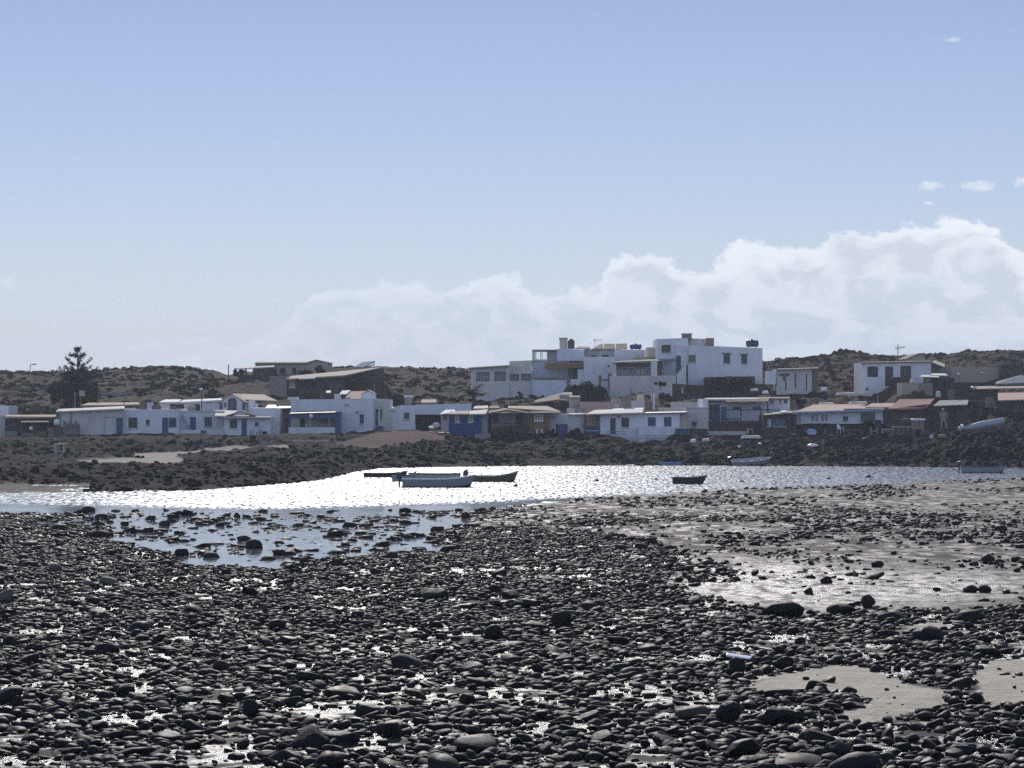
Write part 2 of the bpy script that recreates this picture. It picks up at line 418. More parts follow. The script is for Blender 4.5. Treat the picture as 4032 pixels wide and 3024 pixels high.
# ---- the front row, from the left edge
h = House(C1, 30, 940, 256, 'white_house', 'white flat roofed house cut off by the left edge of the village')
h.block(-420, 755, 46, 940, 5, 'white_worn', ops=[(W, -200, 800, -130, 870, 'dark_blue')], cap='white_worn')
h.block(-400, 660, 74, 930, 6, 'white', dY=6, pad=False)
h = House(C1, 250, 965, 254, 'stone_hut', 'low brown stone hut with rubble roof and blue door amid junk', 'hut')
h.block(52, 752, 488, 965, 5, 'stone_wall', ops=[('h', 84, 800, 126, 838, 'blue'), (D_, 300, 803, 348, 930, 'blue'), ('h', 150, 810, 205, 960, 'dark_wood')])
h.slab((46, 758), (492, 752), (60, 738), (485, 736), -.35, 5.2, .14, 'tan_roof')
h.slab((180, 800), (425, 798), (190, 786), (420, 784), -2.2, -.02, .08, 'grey_board', 'porch_roof')
for x in (188, 300, 418): h.post(x, 798, 975, -2.1, .1, 'wood')
h.box(52, 880, 150, 955, -.5, .4, 'concrete', 'low_wall')
h.box(190, 895, 290, 972, -2.3, .15, 'grey_board', 'fence_panel'); h.box(310, 880, 400, 975, -2.35, .12, 'wood', 'fence_panel')
mb = MB()
for k in range(9):
    q = at(*C1(560 + k * 16, 790 + (k % 3) * 14), 250.5); mb.box(q.x - .1, q.x + .1, q.y, q.y + .05, q.z - 3.3, q.z)
q = at(*C1(560, 830), 250.42); r = at(*C1(695, 830), 250.42); mb.box(q.x, r.x, q.y - .03, q.y + .05, q.z - .1, q.z)
q = at(*C1(560, 900), 250.42); r = at(*C1(695, 900), 250.42); mb.box(q.x, r.x, q.y - .03, q.y + .05, q.z - .1, q.z)
mb.thing('pallet_fence', 'grey_board', 'ragged fence of grey upright boards before the long pale shed', 'fence')
for (x, y, w_, h_, m_, l_) in ((495, 800, 26, 26, 'white_plastic', 'white plastic drum perched on junk beside the stone hut'), (270, 850, 16, 20, 'white_plastic', 'small white bucket hanging in the stone hut porch')):
    a = at(*C1(x, y + h_), 251.2); r_ = w_ / 2.212 / F * 251
    MB().lathe(a.x, a.y, [(r_ * .8, a.z), (r_, a.z + r_ * .3), (r_ * .95, a.z + r_ * 1.6), (r_ * .5, a.z + r_ * 2)], 14).thing('plastic_drum', m_, l_, 'drum', None, 0, True)
for k, (x0, y0, x1, y1, m_, l_) in enumerate(((415, 850, 480, 968, 'grey_board', 'tall heap of grey scrap boxes right of the hut porch'), (480, 840, 560, 950, 'wood', 'brown crate stack below the white drum by the hut'),
        (585, 880, 640, 955, 'dark_wood', 'dark wooden crate against the ragged board fence'))):
    a = at(*C1(x0, y0), 251.5 - k * .3); b = at(*C1(x1, y1), 251.5 - k * .3); mb = MB(); n = 3
    for i in range(n):
        z0 = b.z + (a.z - b.z) * i / n; sh = .06 * (i % 2)
        mb.box(a.x + sh, b.x - .05 + sh, a.y + sh, a.y + .7, z0 + .02, z0 + (a.z - b.z) / n - .02)
    mb.thing('crate_stack', m_, l_, 'crates', None, .015)
h = House(C1, 790, 940, 252, 'long_shed', 'long pale grey shed with sloping roof and blue door at its end', 'shed')
h.block(512, 705, 1078, 945, 8, 'white_worn', tr=680, ops=[(D_, 1012, 762, 1070, 938, 'blue'), ('h', 905, 755, 1004, 940, 'white_worn')])
h.box(492, 705, 510, 945, .25, 6, 'grey_board', 'side_wall')
h.slab((486, 706), (1082, 682), (515, 686), (1085, 660), -.35, 8.3, .12, 'pale_roof')
h.post(520, 700, 940, -.12, .12, 'grey_board', 'drainpipe'); h.post(618, 705, 820, -.1, .08, 'grey_board', 'drainpipe')
h = House(C1, 960, 690, 266, 'brown_roofed_shed', 'low brown roofed shed showing behind the long pale shed', 'shed')
h.block(720, 652, 1215, 720, 5, 'brown_roof', pad=False); h.slab((700, 655), (1216, 645), (770, 632), (1214, 628), -.4, 5.3, .12, 'tan_roof')
for k, x in enumerate((800, 900, 1010, 1120)): h.post(x, 652, 700, -.2, .12, 'dark_wood')
h = House(C1, 1320, 950, 252.4, 'white_house', 'white house with crumbling brick parapet and joined blue door and window')
h.block(1082, 690, 1556, 952, 7, 'white', tr=688, ops=[(W, 1118, 760, 1196, 851, 'dark_grey', dict(nv=2, t=.10)), (W, 1271, 778, 1304, 824, 'dark_grey', dict(nv=0)),
        (D_, 1412, 762, 1466, 932, 'blue'), (W, 1470, 762, 1536, 848, 'blue', dict(nv=0, t=.12, sill=False))])
h.box(1280, 630, 1322, 686, .1, 1.2, 'white', 'parapet_block'); h.box(1213, 628, 1274, 690, .3, 1.0, 'brick', 'parapet_block')
h.rubble(1322, 1402, 628, 690, 5, .2, .5, 'brick', 3); h.rubble(1480, 1550, 655, 688, 4, .2, .4, 'brick', 5)
h = House(C1, 1700, 935, 254.5, 'white_house', 'small white house with blue shuttered window beside a leaning ladder')
h.block(1559, 712, 1950, 960, 6, 'white', ops=[(D_, 1655, 756, 1706, 900, 'blue'), (W, 1779, 754, 1846, 840, 'blue', dict(nv=1, t=.12))], cap='white_worn')
h.block(1561, 870, 1950, 960, .3, 'white', dY=-1.6, ops=[(D_, 1746, 872, 1800, 934, 'blue')], name='garden_wall', pad=True)
h.slab((1866, 742), (1958, 744), (1870, 698), (1990, 698), -.5, 5, .14, 'pale_roof')
a, b = at(*C1(1562, 742), 254.2), at(*C1(1638, 868), 253.2); mb = MB(); d = Vector((.28, 0, 0.04))
mb.tube([a, b], .035).tube([a + d, b + d], .035)
for k in range(9): q = a.lerp(b, (k + .5) / 9); mb.tube([q, q + d], .025)
mb.thing('ladder', 'grey_board', 'wooden ladder leaning against the white house', 'ladder')
h = House(C1, 1650, 705, 264, 'white_house', 'white house with sunlit flat roof behind the ladder house')
h.block(1395, 625, 1925, 740, 7, 'white', tr=620, pad=False, ops=[('h', 1478, 645, 1604, 702, 'dark_wood'), ('h', 1690, 645, 1742, 702, 'dark_wood')])
h.slab((1385, 625), (1560, 622), (1440, 603), (1580, 602), -.5, 7, .12, 'white_roof'); h.slab((1562, 626), (1935, 606), (1600, 606), (1925, 592), -.3, 7, .12, 'white_roof')
tank(C1, 1628, 1702, 650, 706, 261, 'square grey water tank on the roof beside the gable house', False, 'concrete')
h = House(C1, 2020, 700, 262, 'gable_house', 'white gabled house with arched dark blue door and blue shutters')
h.gable(1916, 630, 2018, 562, 2132, 628, 740, 0, 9)
a, b = at(*C1(1985, 590), 262), at(*C1(2060, 700), 262); cx, r_ = (a.x + b.x) / 2, (b.x - a.x) / 2
zc = a.z - r_; arc = [(cx + r_ * math.cos(t), zc + r_ * 1.1 * math.sin(t)) for t in [math.pi * k / 10 for k in range(11)]]
dd = MB().prism([(b.x, b.z), *arc, (a.x, b.z)], 261.93, 262.02).build('arched_door', 'dark_blue', h.root)
mb = MB().box(cx - .03, cx + .03, 261.88, 261.92, b.z, zc + r_ * 1.05)
for k in (1, 2, 3): z = b.z + (zc - b.z) * k / 3; mb.box(a.x + .05, b.x - .05, 261.885, 261.915, z - .02, z + .02)
mb.build('glazing_bar', 'grey_wall', dd)
for x0, x1 in ((1914, 1936), (2110, 2136)): h.box(x0, 632, x1, 692, -.1, .08, 'blue', 'shutter')
h.box(1950, 630, 1972, 672, -.06, .05, 'grey_board', 'window_shutter')
h.slab((2050, 600), (2420, 615), (2040, 552), (2300, 560), 2, 9.5, .12, 'tan_roof', 'rear_roof')
h = House(C2, 385, 935, 251, 'white_house', 'white house with low gabled porch roof and plastic chairs outside')
h.block(184, 752, 586, 950, 6, 'white', tr=756, ops=[(W, 232, 778, 296, 853, 'dark_grey', dict(nv=1, t=.08)), (D_, 334, 772, 380, 928, 'blue'), (W, 450, 800, 481, 838, 'blue', dict(nv=0))])
h.slab((180, 752), (592, 756), (195, 742), (575, 742), -.6, 6.1, .13, 'pale_roof')
h.slab((190, 745), (325, 704), (250, 730), (330, 701), -.4, 3, .1, 'brown_roof', 'porch_roof'); h.slab((325, 704), (462, 744), (330, 701), (440, 732), -.4, 3, .1, 'brown_roof', 'porch_roof')
h.slab((100, 745), (240, 745), (120, 697), (300, 700), .4, 6, .12, 'pale_roof', 'side_roof')
def chair(x, y, T, Y, mat, label, s=1.0, rot=0.0):
    q = at(*T(x, y), Y); root = empty('garden_chair', q, label, 'chair', 'plastic garden chairs')
    MB().box(q.x - .24 * s, q.x + .24 * s, q.y - .22 * s, q.y + .24 * s, q.z + .40 * s, q.z + .44 * s).build('seat', mat, root, .01)
    MB().hexa([(q.x - .23 * s, q.y + .22 * s, q.z + .44 * s), (q.x + .23 * s, q.y + .22 * s, q.z + .44 * s), (q.x + .23 * s, q.y + .26 * s, q.z + .44 * s), (q.x - .23 * s, q.y + .26 * s, q.z + .44 * s),
               (q.x - .2 * s, q.y + .36 * s, q.z + .9 * s), (q.x + .2 * s, q.y + .36 * s, q.z + .9 * s), (q.x + .2 * s, q.y + .40 * s, q.z + .9 * s), (q.x - .2 * s, q.y + .40 * s, q.z + .9 * s)]).build('backrest', mat, root, .01)
    for sx in (-1, 1):
        MB().box(q.x + sx * .24 * s - .03, q.x + sx * .24 * s + .03, q.y - .22 * s, q.y + .3 * s, q.z + .62 * s, q.z + .66 * s).build('arm', mat, root)
        for sy in (-1, 1):
            MB().tube([(q.x + sx * .22 * s, q.y + sy * .2 * s, q.z + (.62 * s if sy < 0 else .42 * s)), (q.x + sx * .26 * s, q.y + sy * .25 * s, q.z - .05)], .025).build('leg', mat, root)
    root.rotation_euler.z = rot
    return root
chair(425, 930, C2, 249.5, 'pale_blue', 'pale blue plastic chair by the door of the porch roofed house', .85)
chair(510, 928, C2, 249.3, 'grey_wall', 'grey plastic chair outside the porch roofed white house', .8, .5)
def table(x0, x1, y0, y1, T, Y, mat, label, D=0.8):
    a = at(*T(x0, y0), Y); b = at(*T(x1, y1), Y); root = empty('table', ((a.x + b.x) / 2, Y, b.z), label, 'table')
    MB().box(a.x, b.x, Y, Y + D, a.z - .06, a.z).build('table_top', mat, root, .01)
    for x in (a.x + .08, b.x - .08):
        for y in (Y + .08, Y + D - .08): MB().box(x - .04, x + .04, y - .04, y + .04, b.z - .3, a.z - .06).build('leg', mat, root)
    return root
table(455, 495, 885, 925, C2, 249.2, 'grey_wall', 'small round edged table between the two plastic chairs')
table(468, 560, 990, 1065, C1, 226, 'pale_roof', 'pale topped bench table standing on the dark shore rocks', .9)
h = House(C2, 560, 910, 254, 'white_house', 'plain white windowless block house left of the blue porch')
h.block(400, 676, 668, 940, 7, 'white', tr=682); h.block(669, 676, 768, 900, 5, 'grey_wall', dY=3.5, ops=[(D_, 714, 760, 742, 892, 'black')])
h.slab((640, 678), (772, 676), (660, 662), (768, 662), 2.2, 8, .14, 'dark_grey'); h.slab((545, 676), (640, 676), (565, 652), (632, 652), 2, 4, .2, 'dark_grey', 'roof_hatch')
h.box(395, 610, 440, 700, 6.6, 1.5, 'white', 'stair_block'); h.box(440, 640, 470, 690, 6.9, 1.3, 'white', 'stair_block')
h = House(C2, 1100, 905, 256, 'long_white_house', 'long white house with blue beamed porch and lamp')
h.block(762, 604, 1482, 910, 9, 'white', tr=598, ops=[('h', 843, 768, 886, 848, 'dark_wood'), (W, 1022, 768, 1084, 806, 'blue', dict(nv=1)), (W, 1364, 735, 1398, 814, 'dark_blue', dict(nv=0, t=.1))])
h.box(735, 582, 820, 606, .3, 2, 'white', 'parapet_block'); h.box(1230, 645, 1270, 660, -.05, .045, 'grey_wall', 'vent'); h.box(1324, 705, 1352, 717, -.16, .155, 'grey_wall', 'awning')
h.block(1484, 600, 1624, 890, 7, 'white_worn', dY=1.2, tr=604, ops=[(D_, 1500, 686, 1524, 830, 'blue'), (W, 1543, 688, 1560, 772, 'blue', dict(nv=0))])
h.box(1505, 835, 1565, 885, .4, .6, 'blue', 'step_box')
P0 = -3.2
h.box(750, 725, 1150, 768, P0, .18, 'blue', 'porch_beam'); h.box(1152, 705, 1186, 915, P0, 3.1, 'blue', 'porch_wall')
h.slab((745, 724), (1186, 712), (820, 708), (1186, 702), P0 - .2, -.03, .1, 'dark_grey', 'porch_roof')
h.block(742, 846, 1148, 940, .25, 'white', dY=P0, name='porch_parapet'); h.post(757, 768, 846, P0 + .05, .14, 'blue'); h.post(932, 768, 846, P0 + .05, .1, 'grey_wall'); h.post(1100, 768, 846, P0 + .05, .1, 'grey_wall')
a = at(*C2(940, 750), 256 + P0 - .1); q = empty('porch_lamp', a, 'white globe lamp on the blue beam of the porch', 'lamp')
MB().lathe(a.x, a.y, [(.06, a.z - .22), (.17, a.z - .12), (.2, a.z + .05), (.13, a.z + .22), (.05, a.z + .28)], 14).build('lamp_shade', 'white_plastic', q, smooth=True)
MB().box(a.x - .05, a.x + .05, a.y, a.y + .12, a.z + .2, a.z + .34).build('bracket', 'metal', q)
h = House(C2, 1360, 598, 262.5, 'roof_hut', 'little white hut with peach roof standing on the long house roof', 'hut')
h.gable(1382, 562, 1440, 528, 1492, 560, 600, 0, 3, 'white', 'pink_tile', .1); h.slab((1225, 598), (1385, 596), (1290, 532), (1440, 530), -.3, 3, .1, 'pink_tile')
h.box(1240, 592, 1385, 602, 0, 2.8, 'white')
h = House(C2, 1080, 598, 262, 'roof_storeroom', 'small stone storeroom with tank lids behind the long white house', 'storeroom')
h.block(1022, 540, 1070, 640, 2, 'stone_wall', pad=False); h.block(1071, 545, 1140, 640, 2, 'stone_wall', pad=False, dY=.3); h.block(1141, 556, 1190, 640, 2, 'white_worn', pad=False)
h.slab((1068, 545), (1112, 542), (1072, 527), (1112, 524), .1, 2.2, .06, 'white_roof', 'lid'); h.slab((1186, 556), (1250, 554), (1210, 526), (1285, 522), -.2, 2, .06, 'white_roof', 'lid')
h = House(C2, 1720, 885, 258, 'white_house', 'low white house with one grey window beyond the blue porch')
h.block(1582, 700, 1700, 890, 6, 'white', tr=658); h.block(1701, 656, 1845, 888, 6, 'white', ops=[(W, 1746, 715, 1798, 778, 'grey_wall', dict(nv=1))])
h.block(1846, 650, 2330, 735, 6, 'white_blue', tr=640, pad=False, ops=[], dY=.1); h.block(1848, 737, 2075, 890, 3, 'stone_wall', dY=2.6)
h.slab((1590, 690), (1680, 690), (1605, 668), (1665, 668), -.2, 2, .08, 'white_roof')
h.box(1758, 585, 1815, 650, 2, 1.4, 'concrete', 'chimney', .03); h.box(1752, 568, 1821, 584, 1.9, 1.6, 'white', 'chimney_cap', .03)
h.slab((1895, 630), (2030, 628), (1905, 604), (2030, 602), 5.8, 9, .1, 'tan_roof', 'rear_roof')
a = at(*C2(2030, 850), 252); q = empty('satellite_dish', a, 'tilted white satellite dish on the ground beside the dark opening', 'dish')
mb = MB(); rings = []
for k in range(5):
    rr = .36 * k / 4 + .01; rings.append([mb.bm.verts.new((a.x + rr * math.cos(t), a.y - .35 + .5 * (rr / .36) ** 2 * .2 - rr * math.sin(t) * .3 + .3, a.z + .28 + rr * math.sin(t) * .75)) for t in [6.2832 * i / 18 for i in range(18)]])
for p_, q_ in zip(rings, rings[1:]):
    for i in range(18): mb.bm.faces.new((p_[i], p_[(i + 1) % 18], q_[(i + 1) % 18], q_[i]))
mb.bm.faces.new(rings[0])
o = mb.build('dish', 'white_plastic', q, smooth=True)
MB().tube([(a.x, a.y + .1, a.z + .4), (a.x, a.y + .3, a.z - .3)], .05).build('mount', 'metal', q)
a = at(*C2(1990, 850), 252.6)
MB().hexa([(a.x - .4, a.y, a.z - .1), (a.x + .2, a.y - .2, a.z - .1), (a.x + .3, a.y + .4, a.z - .05), (a.x - .4, a.y + .4, a.z - .05), (a.x - .3, a.y, a.z + .1), (a.x + .2, a.y, a.z + .22), (a.x + .25, a.y + .4, a.z + .24), (a.x - .3, a.y + .4, a.z + .12)]).thing('tarpaulin_bundle', 'white_plastic', 'crumpled white tarpaulin bundle left of the satellite dish', 'tarpaulin', None, .05)
# ---- blue hut, porch house, orange hut
h = House(C3, 145, 1230, 249.5, 'white_shack', 'narrow white shack with white roof left of the blue hut', 'shack')
h.block(100, 1045, 186, 1235, 4, 'white_worn', ops=[('h', 120, 1060, 165, 1120, 'grey_board')]); h.slab((85, 1052), (255, 1030), (150, 1004), (250, 1002), -.3, 4, .08, 'white_roof')
h = House(C3, 365, 1330, 246.5, 'blue_hut', 'bright blue boarded hut with two pale windows', 'hut')
h.block(190, 1046, 540, 1335, 5, 'blue_wall', tr=1046, ops=[(W, 254, 1068, 303, 1142, 'cream_paint', dict(nv=1, pane='curtain', t=.1)), (W, 395, 1064, 452, 1140, 'cream_paint', dict(nv=1, pane='curtain', t=.1))])
h.block(541, 1050, 606, 1270, 4, 'grey_wall', dY=.5, ops=[('h', 548, 1090, 600, 1140, 'pale_blue')])
h.slab((186, 1050), (400, 1050), (200, 1018), (400, 1016), -.4, 5, .1, 'tan_roof'); h.slab((402, 1051), (590, 1046), (410, 1016), (610, 1000), -.3, 5, .1, 'pale_roof')
h.slab((450, 990), (612, 985), (470, 965), (612, 958), 6, 9, .1, 'pale_roof', 'rear_roof'); h.slab((615, 985), (745, 985), (640, 962), (720, 958), 6, 9, .1, 'brown_roof', 'rear_roof')
h = House(C3, 840, 1270, 248.8, 'porch_house', 'shaded grey house with twin brown gabled porch roofs and blue railing')
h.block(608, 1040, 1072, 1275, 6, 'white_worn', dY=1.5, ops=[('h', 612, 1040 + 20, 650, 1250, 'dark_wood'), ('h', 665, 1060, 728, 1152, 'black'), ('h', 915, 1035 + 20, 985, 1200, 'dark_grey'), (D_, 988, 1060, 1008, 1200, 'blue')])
h.slab((600, 1042), (820, 1002), (640, 1010), (820, 985), -1, 4, .12, 'brown_roof', 'porch_roof'); h.slab((820, 1002), (1075, 1042), (830, 985), (1060, 1015), -1, 4, .12, 'brown_roof', 'porch_roof')
h.slab((830, 985), (1400, 1020), (830, 962), (1260, 964), 1.4, 7.5, .14, 'tan_roof')
for x in (612, 740, 895, 1066): h.post(x, 1030, 1270, -.9, .12, 'wood')
h.rail([745, 790, 840, 890, 940, 990, 1040, 1070], 1155, 1240, -.8, 'dark_blue', .04, 3); h.block(640, 1190, 1068, 1290, .4, 'stone_wall', dY=-1.1, name='terrace_wall')
h = House(C3, 1180, 1265, 248, 'ochre_hut', 'small ochre hut with white framed window and brown roof', 'hut')
h.block(1082, 1032, 1276, 1215, 4, 'ochre', tr=1036, ops=[(W, 1116, 1045, 1212, 1128, 'white_paint', dict(nv=2, t=.10, pane='curtain'))], foot=.1); h.block(1090, 1217, 1270, 1290, 3.5, 'concrete', dY=.3, name='plinth')
h.slab((1070, 1036), (1410, 1034), (1085, 1012), (1380, 1012), -.5, 4.2, .12, 'brown_roof'); h.post(1258, 1036, 1215, -.25, .16, 'ochre'); h.post(1078, 1036, 1215, -.25, .16, 'brown_roof')
h.block(1135, 1217, 1160, 1262, .2, 'white_worn', dY=-.3, name='pier', pad=False); h.block(1185, 1217, 1210, 1262, .2, 'white_worn', dY=-.3, name='pier', pad=False)
h = House(C3, 1470, 1265, 250, 'garden_wall', 'white plaster yard wall with a blue gate between ochre hut and white house', 'wall')
h.block(1278, 1052, 1670, 1270, 3, 'white', tr=1050); h.slab((1490, 1056), (1675, 1052), (1500, 1042), (1670, 1040), -.3, 3, .08, 'pale_roof', 'coping')
h.block(1352, 1162, 1480, 1325, .3, 'stone_wall', dY=-2.5, name='gate_wall', ops=[(D_, 1376, 1164, 1452, 1322, 'blue')])
h = House(C4, 520, 1290, 247.5, 'white_house', 'bright white house at the shore with bluish shutters and stepped base')
h.block(176, 1046, 1042, 1300, 7, 'white', tr=1036, ops=[(D_, 284, 1094, 343, 1274, 'dark_blue'), (W, 406, 1091, 488, 1195, 'dark_grey', dict(nv=1, t=.09)), (W, 693, 1086, 779, 1182, 'blue', dict(nv=1, t=.13)), (W, 869, 1084, 951, 1188, 'blue', dict(nv=1, t=.13))])
h.block(590, 1200, 984, 1366, 2.2, 'white', dY=-2.3, name='terrace_base'); h.box(365, 1068, 390, 1085, -.12, .11, 'dark_grey', 'wall_lamp')
h.block(-20, 1048, 174, 1178, 3.5, 'pinkish', dY=2, pad=False, name='porch_wall'); h.post(15, 1050, 1180, 0, .2, 'dark_blue')
h.block(-5, 1180, 173, 1272, .2, 'dark_blue', dY=.1, name='porch_fence'); h.box(10, 1228, 165, 1240, .02, .075, 'pale_blue', 'fence_stripe')
h.slab((15, 1050), (640, 1034), (120, 1006), (640, 988), -.6, 7, .1, 'pale_roof'); h.slab((270, 1036), (640, 1030), (320, 992), (645, 982), 1.5, 7.4, .1, 'white_roof', 'roof_cover')
h.slab((645, 1040), (1115, 1030), (690, 1030), (1115, 1022), -.25, 6, .1, 'dark_grey')
h.block(413, 868, 512, 1000, 2.2, 'grey_board', dY=8.2, pad=False, name='chimney'); h.box(405, 850, 520, 868, 8.1, 2.4, 'grey_board', 'chimney_cap', .05); h.box(440, 838, 485, 849, 8.8, .8, 'grey_wall', 'chimney_pot')
h.rail([245, 345, 445, 447], 1240, 1305, -.9, 'metal', .03, 2); h.rail([605, 685, 765, 850, 950], 1285, 1355, -2.6, 'metal', .03, 2)
h.block(1043, 1038, 1112, 1210, 6, 'cream', dY=.8)
h.block(992, 1203, 1146, 1268, .3, 'white_worn', dY=-1.2, ops=[('h', 994, 1205, 1144, 1266, 'blue')], name='garden_wall')
h = House(C4, 1240, 1200, 251.5, 'white_house', 'little pale flat roofed house with small window beside the terrace')
h.block(1114, 985, 1352, 1210, 6, 'white_worn', tr=990, ops=[(W, 1167, 1130, 1230, 1196, 'grey_wall', dict(nv=1))], cap='white_worn')
h.block(1150, 1215, 1345, 1330, 2, 'stone_wall', dY=-2.4, name='terrace_wall')
h = House(C4, 700, 1000, 262, 'yard_wall', 'pale broken yard walls behind the white shore house', 'wall')
h.block(520, 905, 660, 1020, 2, 'white_worn', pad=False); h.block(661, 915, 735, 1010, 2, 'brick', dY=.3, pad=False); h.block(738, 820, 768, 1000, 2, 'white', pad=False); h.block(585, 830, 655, 905, 1.5, 'cream', dY=.7, pad=False)
h.block(300, 880, 410, 1010, 2, 'beige', pad=False, dY=.5); h.block(820, 985, 1125, 1040, 2, 'white_worn', dY=.2, pad=False); h.block(965, 918, 1300, 990, 3, 'white_worn', dY=6, tr=925, pad=False)
h = House(C3, 1700, 1030, 261, 'pale_house', 'pale pinkish low wall house between the ochre hut and chimney')
h.block(1612, 918, 1945, 1045, 4, 'pinkish', pad=False); h.block(1505, 865, 1612, 1000, 3, 'beige', dY=1.2, pad=False); h.slab((1498, 868), (1618, 866), (1502, 852), (1612, 850), 1, 4.3, .1, 'grey_board')
h.block(1475, 990, 1560, 1050, 2, 'white_worn', dY=-1, pad=False); h.block(1562, 985, 1635, 1050, 2, 'grey_wall', dY=-.8, pad=False); h.block(1945, 935, 2040, 1040, 2, 'cream', dY=1, pad=False)
h = House(C3, 1280, 960, 268, 'ruined_house', 'ruined dark stone house with collapsed tan roof below the big white house')
h.block(1075, 910, 1510, 1040, 5, 'stone_wall', tr=930, pad=False); h.slab((1060, 935), (1400, 890), (1130, 900), (1430, 815), -.5, 4, .14, 'brown_roof'); h.slab((1400, 890), (1530, 905), (1430, 815), (1530, 812), -.5, 4, .14, 'concrete')
h.block(1390, 840, 1500, 930, 2, 'grey_wall', dY=.6, pad=False); h.post(1083, 880, 1000, -.8, .2, 'grey_board')
# ---- terrace house and the right half
h = House(C4, 1640, 1235, 252, 'terrace_house', 'white house with blue door, blue terrace posts and brown roof line')
h.block(1352, 925, 1990, 1150, 6, 'white', dY=2.5, tr=930, ops=[(D_, 1400, 946, 1476, 1124, 'blue'), ('h', 1352 + 8, 955, 1398, 1120, 'wood'), ('h', 1835, 972, 1925, 1002, 'dark_blue'), ('h', 1620, 972, 1700, 1000, 'wood')], name='wall')
h.block(1290, 885, 1351, 1240, 7, 'white', dY=.4); h.slab((1295, 888), (2010, 890), (1330, 876), (2010, 870), 1.6, 9, .14, 'pale_roof'); h.slab((1540, 915), (2005, 912), (1570, 885), (2005, 880), .5, 3, .1, 'brown_roof')
for x in (1706, 1926): h.post(x, 975, 1225, .2, .13, 'blue')
h.box(1490, 975, 1552, 1120, 1.4, .1, 'blue', 'shutter'); h.box(1550, 1000, 1990, 1012, .2, .1, 'blue', 'terrace_rail')
h.block(1345, 1128, 1955, 1240, 2.4, 'stone_wall', dY=.1, name='terrace_wall'); h.block(1335, 1240, 1780, 1280, 1, 'white_worn', dY=-1.2, name='kerb_wall')
h.rail([1500, 1560, 1620, 1700], 1100, 1130, .2, 'dark_blue', .03, 2)
h.box(1775, 1212, 1838, 1275, -1.6, .5, 'cream', 'meter_box'); h.box(1795, 1222, 1828, 1275, -1.63, .029, 'black', 'meter_door')
h = House(C5, 510, 930, 256.5, 'white_house', 'pale upper annexe with three tiny windows behind the terrace')
h.block(372, 795, 622, 960, 5, 'white', ops=[(W, 388, 810, 432, 860, 'grey_wall', dict(nv=0)), (W, 498, 808, 526, 852, 'grey_wall', dict(nv=0)), (W, 552, 808, 592, 850, 'dark_blue', dict(nv=0))], pad=False)
h.slab((250, 795), (625, 795), (280, 780), (620, 778), -.3, 5, .1, 'brown_roof'); h.box(300, 925, 505, 936, -1, .2, 'blue', 'beam')
h = House(C5, 470, 1290, 247.2, 'stone_workshop', 'dark stone workshop with bright glass block window', 'workshop')
h.block(318, 988, 640, 1300, 5, 'stone_wall', tr=960, ops=[(W, 352, 1030, 418, 1124, 'dark_grey', dict(nv=0, nh=3, pane='white_plastic', t=.06)), (W, 420, 1030, 576, 1124, 'dark_grey', dict(nv=3, nh=3, pane='pale_blue', t=.06))])
h.slab((312, 990), (650, 962), (340, 965), (650, 940), -.4, 5, .12, 'dark_wood'); h.block(641, 975, 700, 1225, 4, 'dark_wood', dY=.8, ops=[(D_, 646, 985, 694, 1205, 'black')]); h.box(632, 1205, 700, 1222, -.6, .8, 'concrete', 'doorstep')
h.slab((505, 958), (585, 950), (520, 940), (580, 935), 1, 2.5, .06, 'white_roof', 'roof_patch')
h = House(C5, 1200, 1235, 249, 'pink_roofed_house', 'long white house with sunlit pink roof and grey windows over a dark terrace')
h.block(702, 946, 1712, 1092, 7, 'white', tr=922, foot=.02, ops=[(W, 704 + 4, 970, 750, 1088, 'grey_wall', dict(nv=0, pane='white_blue')), (W, 858, 974, 964, 1076, 'white_paint', dict(nv=1, pane='curtain', t=.10)), (W, 974, 974, 1078, 1076, 'white_paint', dict(nv=1, pane='curtain', t=.10)),
        (W, 1242, 1004, 1302, 1058, 'dark_blue', dict(nv=0)), (W, 1445, 958, 1620, 1075, 'grey_wall', dict(nv=0, nh=1))], pad=False)
h.block(702, 1094, 1700, 1245, 6, 'dark_wood', dY=.6, name='undercroft', ops=[('h', 760, 1110, 820, 1240, 'black'), ('h', 1050, 1110, 1140, 1240, 'black')])
h.slab((690, 948), (1250, 935), (900, 868), (1510, 862), -.5, 6, .12, 'pink_tile'); h.slab((1250, 915), (1725, 912), (1440, 885), (1720, 872), -.6, 4, .12, 'pink_tile'); h.slab((690, 955), (1720, 924), (690, 948), (1720, 918), -.62, -.5, .14, 'pale_blue', 'fascia')
h.rail([1460, 1500, 1540, 1580, 1620], 1062, 1092, -.4, 'pale_blue', .03, 2); h.box(1620, 1048, 1690, 1240, -.9, .4, 'dark_wood', 'buttress')
h = House(C6, 500, 1080, 248.5, 'tile_roofed_house', 'dark stone house under a sagging red tiled roof')
h.block(236, 856, 770, 1090, 6, 'stone_wall', tr=800, ops=[('h', 240 + 4, 890, 268, 1010, 'black'), (W, 420, 900, 480, 960, 'dark_wood', dict(nv=1))])
h.slab((270, 852), (640, 845), (400, 745), (690, 745), -.5, 5.5, .16, 'red_tile'); h.slab((640, 845), (700, 820), (690, 745), (775, 742), -.5, 5.5, .16, 'red_tile'); h.slab((18, 832), (290, 836), (90, 796), (345, 792), .8, 5, .12, 'pink_tile', 'lean_to_roof')
h.box(360, 725, 780, 744, 5.6, .4, 'stone_wall', 'ridge_wall')
h = House(C6, 950, 1060, 247.5, 'tin_roofed_hut', 'dark hut with pale green corrugated roof beside the tiled house', 'hut')
